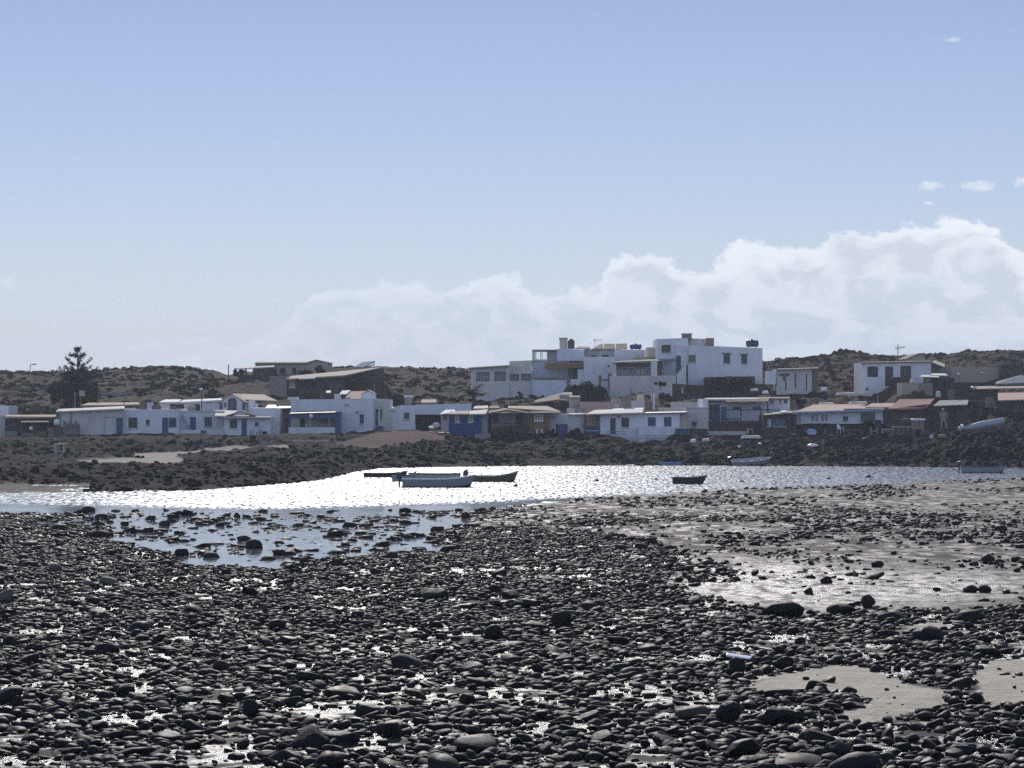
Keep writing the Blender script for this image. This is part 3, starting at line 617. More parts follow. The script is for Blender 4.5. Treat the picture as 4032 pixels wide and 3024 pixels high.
h.block(775, 825, 1140, 1075, 5, 'stone_wall', tr=822, ops=[('h', 800, 870, 840, 1040, 'black'), ('h', 920, 870, 1000, 990, 'dark_wood')]); h.slab((758, 822), (1132, 808), (830, 764), (1142, 758), -.7, 4.5, .08, 'corrugated'); h.box(1030, 762, 1068, 780, 3.5, .6, 'white_plastic', 'vent')
h.block(1150, 770, 1470, 1000, 5, 'stone_wall', dY=3, tr=765, ops=[('h', 1200, 800, 1240, 900, 'dark_wood'), ('h', 1260, 840, 1300, 960, 'wood')], name='side_wall')
h = House(C6, 1370, 835, 249, 'door_panel', 'pale grey board leaning at the dark stone yard right of the tin roof', 'board')
h.box(1332, 735, 1408, 838, 0, .12, 'grey_wall', 'panel'); h.box(1340, 742, 1400, 830, -.03, .028, 'grey_board', 'inset')
h = House(C6, 1620, 860, 248, 'pink_roofed_hut', 'dark hut with peach roof at the right edge of the village', 'hut')
h.block(1440, 760, 1900, 900, 6, 'stone_wall', ops=[('h', 1600, 790, 1710, 850, 'dark_grey')]); h.slab((1464, 762), (1900, 748), (1462, 682), (1900, 675), -.6, 5.5, .12, 'pink_tile')
# hill-side houses of the right
h = House(C5, 660, 700, 285, 'old_shed', 'weathered white shed with flat roof on the slope', 'shed')
h.block(362, 475, 458, 632, 3, 'white', pad=False, dY=-.3); h.block(466, 455, 878, 706, 4, 'white_worn', tr=445, ops=[('h', 536, 542, 580, 598, 'grey_board'), ('h', 678, 500, 696, 680, 'dark_grey'), ('h', 808, 515, 824, 700, 'dark_grey'), ('h', 566, 605, 586, 704, 'grey_board')]); h.block(879, 445, 950, 690, 5, 'grey_board', dY=.4)
h.slab((460, 458), (955, 442), (480, 448), (945, 434), -.4, 4.5, .1, 'grey_board'); h.box(505, 508, 618, 526, -.25, .245, 'dark_wood', 'lintel'); h.box(696, 458, 836, 470, -.12, .115, 'white', 'panel'); h.block(385, 706, 880, 760, 3, 'stone_wall', dY=.2, name='plinth')
h = House(C6, 350, 640, 280, 'white_house', 'white single storey house with dark shuttered openings on the right slope')
h.block(2, 350, 736, 690, 8, 'white', tr=338, ops=[(W, 42, 396, 158, 510, 'dark_grey', dict(nv=1, t=.14, pane='dark_grey', sill=False)), (D_, 234, 396, 322, 612, 'dark_grey'), (W, 401, 388, 517, 512, 'dark_grey', dict(nv=2, t=.12)), ('h', 24, 628, 56, 656, 'dark_grey')])
h.slab((-30, 352), (740, 340), (0, 344), (735, 332), -.2, 8.1, .1, 'brown_roof', 'coping')
h.block(362, 512, 520, 610, 3, 'stone_wall', dY=-3.2, name='terrace_wall'); h.block(-160, 690, 100, 720, 1, 'pale_roof', dY=-2, name='terrace_edge', pad=False)
h = House(C6, 580, 310, 300, 'grey_gable_house', 'grey wedge shaped house top peeking above the white house roof')
h.gable(462, 320, 600, 262, 664, 258, 380, 0, 7, 'beige', 'brown_roof', .05)
a = at(*C6(376, 318), 284); mb = MB(); z1 = at(*C6(376, 152), 284).z
mb.tube([(a.x, a.y, a.z - 1), (a.x, a.y, z1)], .045)
q = empty('tv_antenna', a, 'orange tinted television aerial on the white slope house', 'antenna'); mb.build('mast', 'brick', q)
mb = MB(); z2 = at(*C6(376, 200), 284).z; e = at(*C6(448, 182), 284)
mb.tube([(a.x - .3, a.y, z2), (e.x, e.y, e.z)], .03)
for k in range(7):
    v = Vector((a.x - .3, a.y, z2)).lerp(e, k / 6); l = .5 - .04 * k; mb.tube([v + Vector((.05, -l, -l * .5)), v + Vector((-.05, l, l * .5))], .018)
mb.build('aerial_element', 'brick', q)
h = House(C6, 590, 690, 270, 'stone_house', 'ruined beige block house with bright sheets on its roof', 'ruin')
h.block(425, 572, 600, 700, 4, 'beige'); h.block(601, 575, 752, 690, 4, 'concrete', dY=.5); h.block(753, 510, 990, 740, 6, 'stone_wall', dY=1.4, tr=520)
h.slab((610, 505), (820, 512), (640, 486), (830, 490), .5, 4, .07, 'green_sheet'); h.slab((720, 490), (920, 492), (750, 470), (890, 472), 2.5, 5.5, .07, 'green_sheet'); h.block(525, 525, 600, 572, 1.2, 'white_worn', dY=2, pad=False); h.block(740, 350, 960, 500, 4, 'concrete', dY=14, tr=400, ops=[('h', 765, 385, 820, 450, 'grey_board')], pad=False)
h.slab((745, 345), (880, 398), (780, 325), (890, 372), 13, 15, .1, 'pale_roof', 'roof_beam')
h = House(C6, 1270, 560, 290, 'yard_wall', 'long beige yard wall with two white lamps below the ridge', 'wall')
h.block(960, 400, 1552, 570, .5, 'beige', tr=402); h.block(1500, 375, 1900, 530, 5, 'stone_wall', dY=-1.2, tr=370)
for x, y, w in ((1032, 478, 17), (1288, 467, 12)):
    a = at(*C6(x, y), 289.4); r_ = w / 2.764 / F * 289 * 1.1
    root = empty('wall_lamp', a, 'larger white round lamp on the beige yard wall' if w > 15 else 'smaller white round lamp on the beige yard wall', 'lamp', 'lamps on the yard wall')
    MB().lathe(a.x, a.y, [(r_ * .3, a.z - r_), (r_ * .85, a.z - r_ * .5), (r_, a.z), (r_ * .85, a.z + r_ * .5), (r_ * .3, a.z + r_)], 12).build('lamp_shade', 'white_plastic', root, smooth=True); MB().box(a.x - .04, a.x + .04, a.y, a.y + .6, a.z - .05, a.z + .05).build('bracket', 'metal', root)
h = House(C6, 1400, 640, 262, 'boat_shed', 'low shed with pale sheet roof and dark openings on the right slope', 'shed')
h.block(990, 640, 1470, 760, 4, 'stone_wall', ops=[('h', 1010, 690, 1160, 755, 'black'), ('h', 1190, 690, 1300, 755, 'black')], tr=630); h.slab((1180, 638), (1760, 628), (1200, 612), (1760, 600), -.5, 5, .1, 'tan_roof'); h.box(1180, 612, 1235, 632, -.7, 1.0, 'white_plastic', 'roof_box', .1)
a = [at(*C6(x, y), Y) for x, y, Y in ((1430, 600, 266), (1800, 600, 266), (1800, 560, 271), (1440, 560, 271))]; b = [at(*C6(x, y), Y) for x, y, Y in ((1440, 585, 266), (1800, 570, 266), (1730, 482, 270), (1470, 552, 270))]
MB().hexa(a + b).thing('tarpaulin', 'tarp', 'blue grey tarpaulin stretched over a boat on the right slope', 'tarpaulin', None, .08)
q = empty('pergola', at(*C6(1690, 360), 300), 'dark pergola with blue post at the top right corner of the village', 'pergola')
a = at(*C6(1570, 250), 300); b = at(*C6(1900, 262), 300); MB().box(a.x, b.x, 299, 303, b.z, a.z).build('roof', 'dark_grey', q)
for x in (1690, 1860):
    a = at(*C6(x, 262), 299.3); MB().box(a.x - .12, a.x + .12, 299.3, 299.5, a.z - 4, a.z).build('post', 'blue', q)
# ---- the tall houses
h = House(C3, 950, 900, 300, 'big_white_house', 'large stepped white house with grey shuttered windows and ochre terrace beam')
fr = dict(nv=3, t=.09, pane='curtain', sill=False)
h.block(426, 545, 846, 930, 9, 'white_worn', tr=520, ops=[(W, 484, 596, 627, 693, 'dark_blue', fr), (W, 681, 589, 806, 691, 'dark_blue', fr)])
h.block(847, 528, 1088, 930, 8, 'white_worn', dY=.3, tr=524, ops=[(W, 854, 617, 951, 688, 'dark_blue', fr), (W, 973, 612, 1084, 686, 'dark_blue', fr)])
h.block(846, 476, 1094, 530, 6, 'cream', dY=2.5, tr=466, pad=False); h.slab((398, 548), (846, 522), (430, 540), (846, 514), -.4, 9, .1, 'grey_board')
h.block(1090, 684, 1466, 935, 7, 'white_blue', dY=-.6, ops=[], name='terrace_wall'); h.block(1096, 470, 1500, 700, 5, 'white_blue', dY=4, ops=[('h', 1490, 522, 1516, 650, 'dark_blue')], pad=False)
h.box(1105, 652, 1465, 684, -.55, .2, 'grey_board', 'balcony_rail'); h.block(1500, 470, 1662, 700, 4, 'white', dY=4.6, ops=[(D_, 1538, 515, 1600, 668, 'blue')], pad=False)
h.slab((1236, 514), (1655, 505), (1240, 485), (1655, 478), 1.2, 5, .5, 'ochre', 'terrace_beam'); h.post(1651, 480, 560, 1.3, .18, 'ochre')
h.block(1096, 352, 1125, 472, 5, 'white_worn', dY=3.6, pad=False); h.box(1096, 350, 1360, 364, 3.5, 5, 'grey_board', 'roof'); h.box(1122, 462, 1265, 474, 3.7, .2, 'white_worn', 'window_sill')
for x0, x1 in ((1128, 1192), (1196, 1262)): 
    a = h.p(x0, 366, 303.8); b = h.p(x1, 464, 303.8); h.window(a.x, b.x, b.z, a.z, 303.8, 'white_paint', nv=0, pane='clear_glass', t=.1, sill=False)
h.block(1264, 364, 1362, 472, 5, 'grey_wall', dY=3.8, pad=False); h.block(1363, 342, 1660, 472, 6, 'white_blue', dY=3.7, tr=350, pad=False)
h.block(1661, 428, 1990, 745, 7, 'white', dY=-1, tr=430, foot=1.5, ops=[('h', 1915, 515, 1932, 542, 'dark_grey')])
h.block(1590, 562, 1661, 700, 2, 'white', dY=.6, pad=False, name='stair_wall'); h.block(1510, 672, 1660, 740, 2, 'white', dY=.2, name='stair_wall'); h.box(1585, 548, 1662, 562, .5, 2, 'dark_blue', 'coping')
h.block(1991, 350, 2320, 560, 9, 'white', dY=5, tr=352, pad=False); h.block(1662, 345, 1990, 440, 5, 'white_worn', dY=6.5, ops=[('h', 1730, 410, 1790, 426, 'black'), ('h', 1850, 408, 1925, 428, 'black')], pad=False)
h.box(1805, 345, 1812, 428, 6.4, .09, 'grey_wall', 'drainpipe'); h.box(1083, 690, 1089, 915, -.75, .1, 'grey_wall', 'drainpipe')
h.block(1394, 225, 1478, 345, 2, 'cream', dY=6, pad=False, name='chimney'); h.box(1386, 220, 1482, 232, 5.9, 2.2, 'beige', 'chimney_cap', .05)
tank(C3, 1482, 1556, 232, 342, 305.5, 'dark upright water tank beside the cream chimney', False, 'dark_grey')
h.slab((1560, 335), (1725, 335), (1600, 316), (1722, 318), 4.5, 8, .1, 'brown_roof', 'roof_shed')
q = empty('solar_array', at(*C3(1940, 345), 306.5), 'brown backed solar panels tilted on the big white house roof', 'solar panels')
for x0, x1, t in ((1740, 1870, 292), (1872, 2000, 290), (2002, 2130, 288)):
    a, b, c, d = at(*C3(x0, 350), 306), at(*C3(x1, 346), 306), at(*C3(x1 - 5, t), 308), at(*C3(x0 + 90 if x0 < 1800 else x0 + 4, t + 2), 308); e = Vector((0, .1, .06))
    MB().hexa([a, b, c, d, a + e, b + e, c + e, d + e]).build('panel', 'dark_wood', q)
tank(C4, 498, 628, 284, 350, 306, 'bright blue water tank lying on the big white house roof', True, 'blue')
a = at(*C3(1830, 300), 308); q = empty('tv_antenna', a, 'thin television aerial above the solar panels', 'antenna')
mb = MB().tube([(a.x - .6, a.y, a.z - .3), (a.x - .6, a.y, a.z + .75)], .03); mb.build('mast', 'metal', q); mb = MB().tube([(a.x - .8, a.y, a.z + .55), (a.x + .3, a.y, a.z + .62)], .02)
for k in range(6): mb.tube([(a.x - .7 + k * .18, a.y - .2, a.z + .42), (a.x - .7 + k * .18, a.y + .2, a.z + .78)], .015)
mb.build('aerial_element', 'metal', q)
h = House(C3, 1890, 730, 297, 'wooden_gate', 'rustic wooden gate posts on the bushy bank between the tall houses', 'gate')
for x in (1833, 1936): h.post(x, 610 if x > 1900 else 632, 790, 0, .3, 'wood')
h.box(1840, 672, 1932, 690, .05, .1, 'wood', 'rail')
h = House(C4, 1400, 720, 296, 'tall_white_house', 'tallest white house with glazed porch, blue door and roof chimneys')
h.block(790, 236, 1130, 745, 8, 'white', dY=1.5, tr=222, ops=[(W, 842, 298, 942, 384, 'dark_grey', dict(nv=2, t=.1)), (D_, 1000, 415, 1054, 600, 'dark_blue')], foot=1.5)
h.block(1131, 300, 1942, 735, 10, 'white', dY=.4, tr=335, ops=[(W, 1118 + 14, 406, 1217, 494, 'grey_wall', dict(nv=2, t=.08)), (W, 1518, 392, 1588, 500, 'dark_blue', dict(nv=1, t=.14)), (W, 1712, 400, 1774, 502, 'dark_blue', dict(nv=1, t=.14))], foot=.8)
h.block(1000, 300, 1130, 735, 4, 'white', dY=.9, ops=[(D_, 1002, 416, 1054, 605, 'dark_blue'), ('h', 1100, 520, 1128, 715, 'dark_wood')], tr=302, foot=1.2, name='stair_block')
h.block(1131, 226, 1412, 310, 5, 'white_worn', dY=5, tr=238, pad=False); h.rubble(1170, 1330, 228, 300, 7, 3.2, .6, 'white_worn', 9); h.block(1330, 224, 1414, 306, 2, 'brick', dY=3, pad=False, name='parapet_block')
h.block(1074, 176, 1172, 236, 2, 'brick', dY=3, pad=False, name='chimney'); h.box(1066, 172, 1178, 184, 2.9, 2.2, 'concrete', 'chimney_cap', .04)
h.box(1500, 384, 1600, 396, .2, .3, 'grey_board', 'lintel'); h.box(1700, 394, 1785, 404, .2, .3, 'grey_board', 'lintel')
h.block(690, 325, 790, 470, 5, 'cream', dY=5, pad=False, ops=[('h', 768, 335, 786, 375, 'grey_board')]); h.block(556, 432, 800, 500, 4, 'beige', dY=4, pad=False, ops=[('h', 720, 432 + 8, 780, 448, 'dark_wood')])
h.block(284, 640, 1000, 985, 6, 'white_worn', dY=-2, tr=632, foot=1.6, name='lower_wall'); h.block(850, 470, 998, 640, 3, 'white_blue', dY=1.0, pad=False)
h.slab((310, 488), (992, 462), (330, 478), (985, 440), -1.7, 3, .12, 'grey_board', 'porch_roof'); h.block(316, 500, 352, 640, 4, 'white_worn', dY=-1.4, pad=False); h.block(350, 495, 728, 545, .3, 'dark_grey', dY=-1.0, pad=False, name='porch_beam')
h.block(352, 546, 726, 640, 3, 'grey_wall', dY=-1.2, pad=False, name='porch_wall', ops=[(W, 358, 548, 474, 632, 'dark_blue', dict(nv=2, t=.07, pane='curtain', sill=False)), (W, 484, 550, 544, 628, 'dark_blue', dict(nv=1, pane='curtain', sill=False)), (W, 556, 548, 672, 628, 'dark_blue', dict(nv=1, pane='curtain', sill=False)), (W, 684, 546, 724, 626, 'dark_grey', dict(nv=0, pane='curtain', sill=False))])
h.block(727, 475, 796, 640, 1.2, 'white', dY=-1.9, pad=False, name='pillar'); h.box(798, 470, 848, 632, -.4, .1, 'wood', 'door_panel')
for k, (x, y) in enumerate(((1010, 610), (1035, 580), (1060, 545), (1085, 520))): h.block(x, y, x + 26, 740, 2.5, 'white', dY=-1.95 + .02 * k, foot=1.0, pad=False, name='stair_wall')
h.box(510, 770, 518, 850, -2.1, .09, 'grey_wall', 'drainpipe')
tank(C4, 1766, 1902, 236, 326, 299, 'dark blue water tank lying on the tallest white house roof', True, 'dark_blue')
h = House(C4, 1400, 970, 288, 'stone_retaining_wall', 'dark dry stone retaining wall under the tallest white house', 'wall')
h.block(770, 700, 960, 990, 2, 'white_worn', tr=705); h.block(960, 722, 1320, 990, 3, 'stone_wall', dY=.8, tr=740, ops=[('h', 1060, 740, 1082, 830, 'white_worn')]); h.block(1330, 650, 1860, 790, 4, 'stone_wall', dY=4, tr=640); h.block(1640, 735, 1990, 800, 2, 'stone_wall', dY=1.2, name='lower_wall', tr=720)
# hill-top house
h = House(C2, 770, 400, 330, 'hilltop_house', 'beige stone hilltop house with flat roof and covered terrace')
h.block(455, 284, 1082, 420, 9, 'beige', tr=285, ops=[('h', 682, 328, 718, 385, 'dark_wood'), ('h', 776, 326, 812, 386, 'dark_wood')]); h.slab((448, 286), (920, 284), (470, 276), (920, 274), -.3, 9.3, .14, 'brown_roof'); h.gable(915, 284, 985, 264, 1084, 284, 300, .2, 8.5, 'beige', 'brown_roof', .1)
h.slab((270, 336), (620, 316), (300, 318), (620, 304), -3.4, 0, .14, 'pale_roof', 'terrace_roof'); 
for x in (283, 372, 438): h.post(x, 330, 400, -3.2, .22, 'grey_board')
h.block(440, 335, 620, 560, 3, 'stone_wall', dY=-3.3, name='terrace_wall'); h.block(318, 392, 440, 560, 3, 'stone_wall', dY=-3.2, name='terrace_wall'); h.block(621, 390, 760, 560, 3, 'stone_wall', dY=-2.5, name='terrace_wall')
h = House(C2, 900, 585, 305, 'stone_farmhouse', 'dark stone farmhouse with sloping tan roof and pale end wall')
h.block(577, 400, 726, 560, 7, 'concrete', dY=-.4); h.block(727, 425, 1228, 595, 8, 'stone_wall', tr=400, ops=[(W, 750, 440, 800, 500, 'white_paint', dict(nv=1, pane='curtain')), ('h', 730 + 4, 505, 800, 590, 'black'), ('h', 815, 435, 835, 590, 'dark_wood'), ('h', 1085, 440, 1200, 545, 'dark_grey')])
h.slab((722, 425), (1232, 392), (745, 400), (1560, 322), -.6, 9, .16, 'tan_roof'); h.slab((832, 424), (975, 418), (840, 404), (978, 400), -1.6, -.6, .08, 'pale_roof', 'porch_roof'); h.block(1229, 395, 1560, 455, 4, 'stone_wall', dY=5, tr=330, name='side_wall')
q = empty('solar_array', at(*C2(1400, 330), 318), 'large solar panel tilted on white struts beside the hilltop house', 'solar panel')
a, b, c, d = at(*C2(1305, 332), 318), at(*C2(1400, 330), 316), at(*C2(1496, 276), 318), at(*C2(1385, 286), 320); e = Vector((0, 0, .12))
MB().hexa([a, b, c, d, a + e, b + e, c + e, d + e]).build('panel', 'solar', q)
MB().tube([at(*C2(1488, 278), 318), at(*C2(1488, 335), 318)], .07).tube([at(*C2(1400, 330), 318.5), at(*C2(1490, 300), 318.5)], .07).build('strut', 'white_paint', q)
# ------------------------------------------------------------------ terrain
KU = (np.array([-9000, -1500, 0, 300, 650, 760, 900, 1100, 1400, 1700, 1900, 2300, 2700, 3000, 3200, 3360, 3500, 3700, 3900, 4032, 5500, 13000]) - 2016) / F
KY = [236, 243, 258, 276, 300, 330, 365, 400]
KP = np.array([
 [1775, 1728, 1715, 1660, 1600, 1540, 1500, 1462], [1775, 1728, 1715, 1660, 1600, 1540, 1500, 1462], [1790, 1735, 1715, 1640, 1590, 1530, 1490, 1460],
 [1788, 1732, 1700, 1650, 1600, 1530, 1490, 1466], [1785, 1730, 1690, 1620, 1560, 1510, 1470, 1446], [1780, 1728, 1690, 1615, 1560, 1510, 1475, 1454],
 [1775, 1728, 1690, 1610, 1560, 1520, 1500, 1484], [1765, 1722, 1690, 1610, 1565, 1515, 1480, 1462], [1760, 1722, 1690, 1610, 1568, 1505, 1475, 1452],
 [1755, 1712, 1690, 1620, 1575, 1525, 1480, 1462], [1765, 1735, 1700, 1620, 1585, 1525, 1480, 1464], [1770, 1735, 1700, 1620, 1570, 1510, 1475, 1466],
 [1778, 1742, 1690, 1600, 1525, 1500, 1470, 1452], [1778, 1745, 1680, 1590, 1530, 1490, 1455, 1434], [1780, 1735, 1670, 1590, 1530, 1490, 1445, 1412],
 [1780, 1735, 1670, 1590, 1530, 1480, 1435, 1394], [1780, 1735, 1670, 1590, 1530, 1480, 1440, 1408], [1760, 1720, 1660, 1580, 1530, 1485, 1440, 1402],
 [1725, 1690, 1640, 1565, 1515, 1465, 1425, 1388], [1710, 1670, 1620, 1555, 1505, 1465, 1425, 1398], [1730, 1670, 1620, 1560, 1510, 1470, 1440, 1420], [1730, 1670, 1620, 1560, 1510, 1470, 1440, 1420]], float)
SF_U = (np.array([-9000, 0, 300, 800, 1000, 1250, 1340, 1400, 1500, 2000, 2600, 3300, 4032, 13000]) - 2016) / F    # far shore line
SF_Y = np.array([138, 138, 140, 143, 150, 160, 171, 180, 190, 196, 198, 196, 192, 190], float)
SN_U = (np.array([-9000, 0, 400, 1000, 1500, 1900, 2500, 3200, 3700, 4032, 13000]) - 2016) / F                       # near shore line
SN_Y = np.array([113, 113, 111, 107, 111, 119, 136.5, 150, 158, 166, 168], float)
def poly_mask(px, py, poly, soft):
    """soft inside mask of a polygon on the ground plan"""
    poly = np.asarray(poly, float); ins = np.zeros(px.shape, bool); dist = np.full(px.shape, 1e9)
    n = len(poly)
    for i in range(n):
        x0, y0 = poly[i]; x1, y1 = poly[(i + 1) % n]
        c = ((y0 > py) != (y1 > py)) & (px < (x1 - x0) * (py - y0) / (y1 - y0 + 1e-9) + x0); ins ^= c
        dx, dy = x1 - x0, (y1 - y0)
        t = np.clip(((px - x0) * dx + (py - y0) * dy) / (dx * dx + dy * dy), 0, 1)
        dist = np.minimum(dist, np.hypot((px - x0 - t * dx), (py - y0 - t * dy) * 3))
    return np.where(ins, 0.5 + np.minimum(dist / soft, 1) * .5, 0.5 - np.minimum(dist / soft, 1) * .5)
LAGOON = [(180, 2062), (420, 2034), (700, 2012), (1500, 2006), (1860, 2012), (1790, 2080), (1760, 2150), (1560, 2180), (1280, 2200), (1060, 2240), (760, 2200), (500, 2135), (300, 2100)]
def near_plan(X, Y):
    """plan coordinates of the near beach, measured on a level 0.5 m above the water"""
    Ys = np.maximum(Y, 4.0)
    return 2016 + F * X / Ys, HZ + F * (HC - near_slope(X, Y)) / Ys
def near_slope(X, Y):
    u = X / np.maximum(Y, 8.0); ys = np.interp(u, SN_U, SN_Y)
    t = (ys - Y) / (ys - 26.0)
    return np.where(t > 0, 1.2 * np.clip(t, 0, 1.6) ** 1.25, np.maximum(t * 2.2, -0.5))
def lagoon_level(X, Y, px, py, zn):
    lag = poly_mask(px + (fbm(X * .2, Y * .1, 3, 6) - .5) * 260, py + (fbm(X * .35, Y * .2, 3, 5) - .5) * 110, LAGOON, 210)
    l = sstep(0.22, 0.80, lag) * (Y < 125)
    z = zn * (1 - l) + (-0.075) * l + (fbm(X * .55, Y * .22, 3, 7) - .5) * .34 * sstep(.05, .5, l) * (1 - .55 * sstep(.75, 1, l))
    return l, z
def terrain(X, Y, pads=True):
    X = np.asarray(X, float); Y = np.asarray(Y, float)
    u = X / np.maximum(Y, 8.0)
    zn = near_slope(X, Y); px, py = near_plan(X, Y)
    l, zn = lagoon_level(X, Y, px, py, zn)
    zn = zn + (fbm(X * .5, Y * .35, 4, 3) - .5) * np.clip(np.interp(Y, [20, 60, 120, 170], [.14, .12, .07, .04]), 0, 1) + (fbm(X * 3.1, Y * 3.1, 3, 8) - .5) * .035
    # --- far side
    ys = np.interp(u, SF_U, SF_Y)
    zk = [HC + (HZ - np.interp(u, KU, KP[:, k])) / F * KY[k] for k in range(8)]
    z = np.where(Y < ys, np.maximum((Y - ys) * .12, -.6), 0.0)
    fy = np.concatenate(([0.0], KY))
    t = np.clip((Y - ys) / (236 - ys), 0, 1)
    z = np.where(Y >= ys, zk[0] * t ** .6, z)
    for k in range(7):
        a, b = KY[k], KY[k + 1]; m_ = (Y >= a) & (Y < b)
        s = (Y - a) / (b - a); s = s * s * (3 - 2 * s) * .5 + s * .5
        z = np.where(m_, zk[k] * (1 - s) + zk[k + 1] * s, z)
    z = np.where(Y >= 400, zk[7] + (zk[6] - zk[7]) * 0 - np.clip((Y - 400) / 25, 0, 6) * 1.0 * np.clip((Y - 400) / 25, 0, 1), z)
    # lava rock relief
    rock = rockmask(u, X, Y, ys)
    rid = 1 - np.abs(fbm(X * .16, Y * .12, 4, 21) * 2 - 1); chop = fbm(X * .55, Y * .42, 4, 31); fine = fbm(X * 2.1, Y * 1.5, 3, 37)
    amp = np.interp(u, [-.2, -.07, 0.0, .09, .2], [.42, .48, .65, 1.0, 1.6])
    edge = sstep(0, 5, Y - ys) * (1 - .5 * sstep(236, 250, Y))
    crag = 1 - np.abs(fbm(X * .33, Y * .30, 4, 33) * 2 - 1) * 2.2
    z = z + rock * edge * amp * (1.0 * (rid - .78) + .75 * (np.clip(crag, -.5, 1) - .45) + .9 * (chop - .5) + .65 * (fine - .5))
    hl = sstep(1430, 1180, 2016 + F * u)       # raised lava shelf of the left headland
    d = Y - ys
    shelf = np.where(2016 + F * u < 360, sstep(13, 16.5, d), sstep(.5, 4, d)) * (1 - .75 * sstep(30, 50, d))
    z = z + hl * shelf * (.26 + .3 * (chop - .5))
    # rough hillside
    hill = sstep(258, 275, Y)
    rough = (fbm(X * .09, Y * .06, 5, 41) - .5) * 2.2 + (fbm(X * .4, Y * .3, 4, 43) - .5) * .9 + (fbm(X * 1.6, Y * 1.1, 3, 47) - .5) * .35
    z = z + hill * rough * np.interp(Y, [258, 300, 380, 400, 420], [.6, .9, .85, .55, .4]) + (1 - hill) * sstep(236, 246, Y) * (fbm(X * .8, Y * .7, 3, 51) - .5) * .25
    if pads:
        for (x0, x1, y0, y1, zb) in PADS:
            wx = np.maximum(np.maximum(x0 - X, X - x1), 0); wy = np.maximum(np.maximum(y0 - Y, Y - y1), 0)
            w = 1 - sstep(0.0, 1.6, np.hypot(wx, wy * .8))
            z = z * (1 - w) + zb * w
    return np.where(Y < 0.5 * (np.interp(u, SN_U, SN_Y) + ys), zn, z)
SAND = [(C1(1130, 1085), C1(1300, 1068), C1(1560, 1066), C1(2050, 1005), C1(2212, 1015), C1(1990, 1060), C1(1560, 1110), C1(1640, 1150), C1(1560, 1172), C1(800, 1178), C1(620, 1150), C1(1000, 1128), C1(1270, 1120)),
        (C2(0, 1025), C2(600, 1005), C2(800, 1000), C2(780, 1035), C2(400, 1045), C2(0, 1075)),
        (C1(-300, 1345), C1(130, 1345), C1(780, 1340), C1(800, 1400), C1(480, 1440), C1(-300, 1450))]
DIRT = [(C2(1120, 985), C2(1400, 930), C2(1560, 895), C2(2060, 890), C2(2130, 970), C2(1800, 985), C2(1500, 1040), C2(1250, 1035)),
        (C2(700, 960), C2(1090, 962), C2(1090, 978), C2(700, 976))]
def far_plan(X, Y, Z): return 2016 + F * X / Y, HZ + F * (HC - Z) / Y
def plan_lists(polys, X, Y, Z, soft):
    px, py = far_plan(X, Y, Z); m_ = np.zeros(X.shape)
    for p in polys: m_ = np.maximum(m_, sstep(.42, .62, poly_mask(px, py, p, soft)) * (.5 if p[0][0] < -100 else 1.0))
    return m_
def flatguess(u, Y):     # smooth height used only to lay out sand and earth
    ys = np.interp(u, SF_U, SF_Y); z0 = HC + (HZ - np.interp(u, KU, KP[:, 0])) / F * 236; z1 = HC + (HZ - np.interp(u, KU, KP[:, 1])) / F * 243
    return np.where(Y < 236, z0 * np.clip((Y - ys) / (236 - ys), 0, 1) ** .6, z0 + (z1 - z0) * np.clip((Y - 236) / 7, 0, 1))
def softground(u, X, Y):
    s = np.zeros(X.shape); d = np.zeros(X.shape); m_ = (Y > 130) & (Y < 256)
    if m_.any():
        zz = flatguess(u[m_], Y[m_]); wob = (fbm(X[m_] * .3, Y[m_] * .3, 3, 61) - .5)
        s[m_] = plan_lists(SAND, X[m_] + wob * 1.2, Y[m_], zz, 22); d[m_] = plan_lists(DIRT, X[m_] + wob * 1.5, Y[m_], zz, 22)
    return s, d
def rockmask(u, X, Y, ys):
    s, d = softground(u, X, Y)
    return np.clip(1 - s - d, 0, 1)
# near-beach zones, laid out on the plan
SANDPATCH = [(2960, 2715), (3080, 2650), (3300, 2612), (3420, 2628), (3560, 2690), (3700, 2720), (3720, 2770), (3560, 2830), (3440, 2855), (3300, 2825), (3440, 2775), (3380, 2735), (3210, 2712), (3080, 2740)]
SANDP2 = [(3830, 2650), (3920, 2600), (4300, 2590), (4300, 2760), (3900, 2790), (3850, 2740)]
SANDP3 = [(3540, 2470), (3720, 2450), (3740, 2490), (3620, 2500)]
FLATS = [(1500, 2090), (1900, 2010), (2500, 1940), (3300, 1900), (4600, 1870), (4600, 2370), (3700, 2400), (3150, 2420), (2750, 2340), (2600, 2290), (2750, 2200), (2560, 2120), (2100, 2075), (1850, 2100)]
GLOSS = [(2580, 2310), (2760, 2200), (3100, 2190), (3500, 2240), (4100, 2250), (4100, 2330), (3700, 2390), (3160, 2425), (2850, 2380)]

